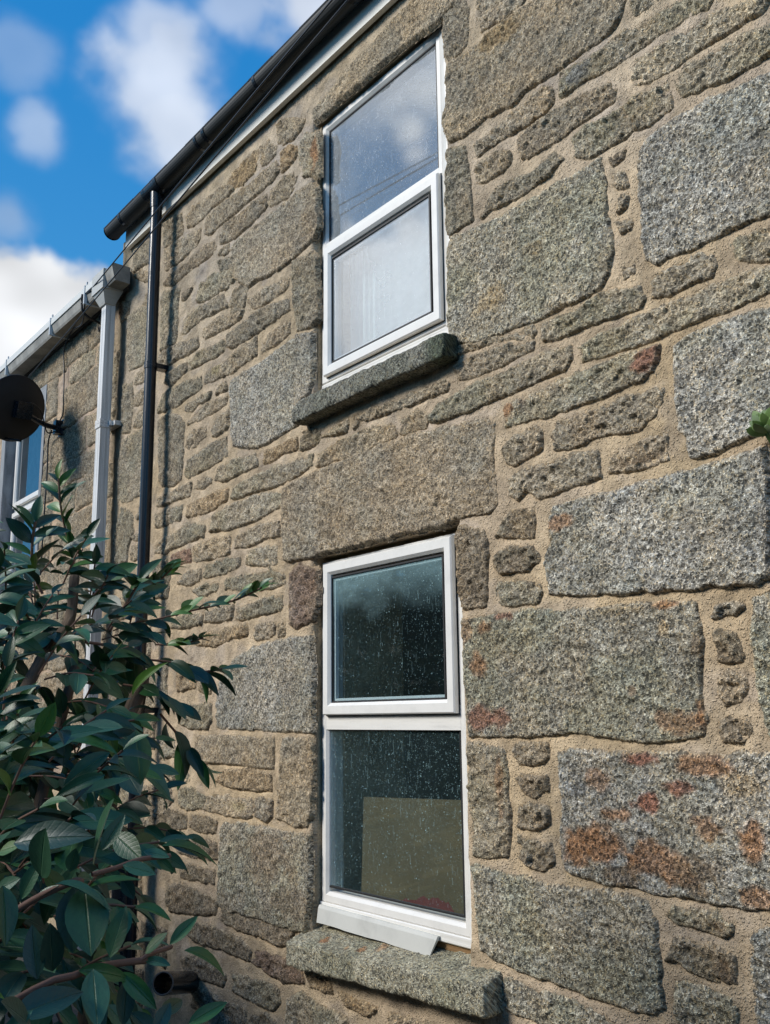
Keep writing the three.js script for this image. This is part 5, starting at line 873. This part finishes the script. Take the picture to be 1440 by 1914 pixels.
  H(5, 1.0, 0.2, -1.144, 1.247, 2.040, -1.144, 1.269, 1.962, 0);
  H(5, 0.9, 0.2, -1.132, 1.239, 2.022, -1.089, 1.281, 2.064, 2);
  H(3, 0.9, 0.0, -1.122, 1.232, 2.057, -1.128, 1.260, 2.024, 0);
  H(5, 0.8, 0.3, -1.167, 1.264, 1.992, -1.164, 1.257, 1.951, 3);
  H(4, 1.1, 0.2, -1.496, 1.373, 1.958, -1.457, 1.385, 1.944, 2);
  H(0, 0.9, 0.3, -1.311, 1.386, 1.884, -1.306, 1.431, 1.858, 0);
  H(0, 1.1, 0.3, -1.397, 1.395, 1.832, -1.342, 1.367, 1.818, 2);
  H(2, 1.0, 0.1, -1.201, 1.205, 1.847, -1.219, 1.219, 1.807, 0);
  H(5, 1.0, 0.1, -1.158, 1.202, 1.873, -1.171, 1.228, 1.848, 2);
  const CROWN = [[-2.590, 1.830, 1.618, 0.10, 0.12, 0.25, 22, 0.078], [-2.589, 1.754, 1.506, 0.09, 0.08, 0.22, 18, 0.078], [-2.375, 1.619, 1.684, 0.13, 0.16, 0.25, 36, 0.082], [-2.119, 1.476, 1.805, 0.12, 0.18, 0.25, 32, 0.085], [-2.337, 1.498, 1.593, 0.06, 0.12, 0.15, 10, 0.08], [-1.887, 1.358, 1.880, 0.11, 0.16, 0.2, 26, 0.085], [-1.709, 1.268, 1.953, 0.12, 0.14, 0.2, 24, 0.085], [-1.762, 1.126, 1.890, 0.14, 0.1, 0.2, 24, 0.085], [-2.344, 1.103, 1.639, 0.10, 0.25, 0.2, 26, 0.085], [-2.282, 1.307, 1.625, 0.08, 0.14, 0.2, 14, 0.085]];
  // fill the crown
  for (const [cx, cy, cz, rx, ry, rz, n, len] of CROWN) for (let k = 0; k < n; k++) {
    const a = R() * 6.283, cphi = R() * 2 - 1, sphi = Math.sqrt(1 - cphi * cphi), rad = Math.cbrt(0.12 + 0.88 * R()), out = new THREE.Vector3(Math.cos(a) * sphi, cphi, Math.sin(a) * sphi), p = new THREE.Vector3(cx + out.x * rx * rad, cy + out.y * ry * rad, cz + out.z * rz * rad);
    const nl = 5 + Math.floor(R() * 3), dir = out.clone().add(new THREE.Vector3((R() - 0.5) * 0.9, (R() - 0.4) * 0.9, (R() - 0.5) * 0.9)).normalize(), q = p.clone().addScaledVector(dir, len * 1.7);
    if (p.z < 0.22 || q.z < 0.2) continue;
    const tw = [p.toArray(), p.clone().lerp(q, 0.5).add(new THREE.Vector3(0, 0.01, 0)).toArray(), q.toArray()]; T.push([tw, 0.0022]); leafy(tw, len, nl, -0.25 - 0.2 * R());
  }
  const thick = T.filter((t) => t[1] > 0.006), thin = T.filter((t) => t[1] <= 0.006);
  for (const [a, r] of thick) { const g = tube(a, r, 24, 9), p = g.attributes.position; for (let i = 0; i < p.count; i++) { const x = p.getX(i), y = p.getY(i), z = p.getZ(i), k = 0.0025 * fbm3(x * 40, y * 15, z * 40, 5, 3) * (r / 0.012); p.setXYZ(i, x - base.x + k, y - base.y, z - base.z + k); } g.computeVertexNormals(); mesh('stem', g, bark, shrub); }
  const tg = merge(thin.map(([a, r]) => tube(a, r, 8, 5))); tg.translate(-base.x, -base.y, -base.z); const tm = mesh('twigs', tg, twigMat, shrub); tm.userData.kind = 'stuff';
  const o = new THREE.Object3D(), X = new THREE.Vector3(), Y = new THREE.Vector3(), Z = new THREE.Vector3(), mat = new THREE.Matrix4();
  for (const l of all) { l.len = l.b.distanceTo(l.t); l.size = l.len / l.b.distanceTo(eye) * (l.hero ? 10 : 1); Y.subVectors(l.t, l.b).normalize(); Z.set(0, 0.75, 0).addScaledVector(new THREE.Vector3().subVectors(eye, l.b).normalize(), l.hero ? 0.9 : 0.55).add(new THREE.Vector3((hash(l.b.x * 999, 1, 1) - 0.5) * 0.7, 0, (hash(l.b.z * 999, 1, 2) - 0.5) * 0.7)); X.crossVectors(Y, Z).normalize(); Z.crossVectors(X, Y).normalize(); X.applyAxisAngle(Y, l.roll); Z.applyAxisAngle(Y, l.roll); l.M = new THREE.Matrix4().makeBasis(X.clone().multiplyScalar(l.len * l.w), Y.clone().multiplyScalar(l.len), Z.clone().multiplyScalar(l.len)); l.M.setPosition(l.b.x - base.x, l.b.y - base.y, l.b.z - base.z); }
  all.sort((p, q) => q.size - p.size);
  all.slice(0, 300).forEach((l) => { const m = mesh('leaf', LG[l.g], LM[l.m], shrub); l.M.decompose(m.position, m.quaternion, m.scale); });
  const rest = all.slice(300), parts = rest.map((l) => { const g = LG[l.g].clone(); g.applyMatrix4(l.M); return [l.m, g]; });
  for (let k = 0; k < LM.length; k++) { const gs = parts.filter((p) => p[0] === k).map((p) => p[1]); if (gs.length) { const m = mesh('foliage', merge(gs), LM[k], shrub); m.userData.kind = 'stuff'; } }
  console.log('leaves', all.length);
}
{ // a rosette rooted in the joint at the right
  const p = thing('wall_plant', 'small bright green rosette of rounded fleshy leaves growing from the joint at the right edge', 'plant', [-1.475, 2.262, 0.02]), R = rng(8);
  const fm = phys({ color: lin(0.15, 0.25, 0.07), roughness: 0.55, transmission: 0.15, thickness: 0 }), fm2 = phys({ color: lin(0.26, 0.36, 0.19), roughness: 0.5, transmission: 0.15, thickness: 0 });
  const lobe = (() => { const pos = [], idx = [], n = 8, m = 8; for (let i = 0; i <= n; i++) { const t = i / n, w = 0.06 + 0.32 * Math.pow(Math.sin(Math.PI * Math.min(1, 0.08 + t * 0.9)), 1.2) * (0.35 + 0.65 * t), th = 0.07 * Math.sin(Math.PI * Math.min(1, 0.12 + t * 0.85)); for (let k = 0; k <= m; k++) { const a = k / m * 6.2832; pos.push(Math.cos(a) * w * (i === n ? 0.05 : 1), t, Math.sin(a) * th * (i === n ? 0.2 : 1) + 0.25 * Math.cos(a) * Math.cos(a) * w * 0.6 - 0.1 * t * t); } } for (let i = 0; i < n; i++) for (let k = 0; k < m; k++) { const a = i * (m + 1) + k; idx.push(a, a + 1, a + m + 2, a, a + m + 2, a + m + 1); } return geo(pos, idx); })();
  for (let k = 0; k < 20; k++) { const m = mesh('leaf', lobe, k % 3 ? fm : fm2, p), a = k * 2.4, el = 0.1 + 1.2 * (k / 20), dir = new THREE.Vector3(Math.cos(a) * Math.cos(el), Math.sin(el) * 0.8 + 0.12, Math.abs(Math.sin(a)) * Math.cos(el) + 0.25).normalize(); m.quaternion.setFromUnitVectors(new THREE.Vector3(0, 1, 0), dir); m.scale.setScalar(0.042 + 0.024 * R() - 0.012 * k / 20); m.position.set((R() - 0.5) * 0.015, 0.01 + 0.03 * k / 20, 0.01 + 0.015 * R()); }
  mesh('stem', tube([[0.01, -0.03, -0.03], [0, 0, 0.01], [0, 0.03, 0.03]], 0.006, 8, 6), fm, p);
}
renderer.render(scene, camera);
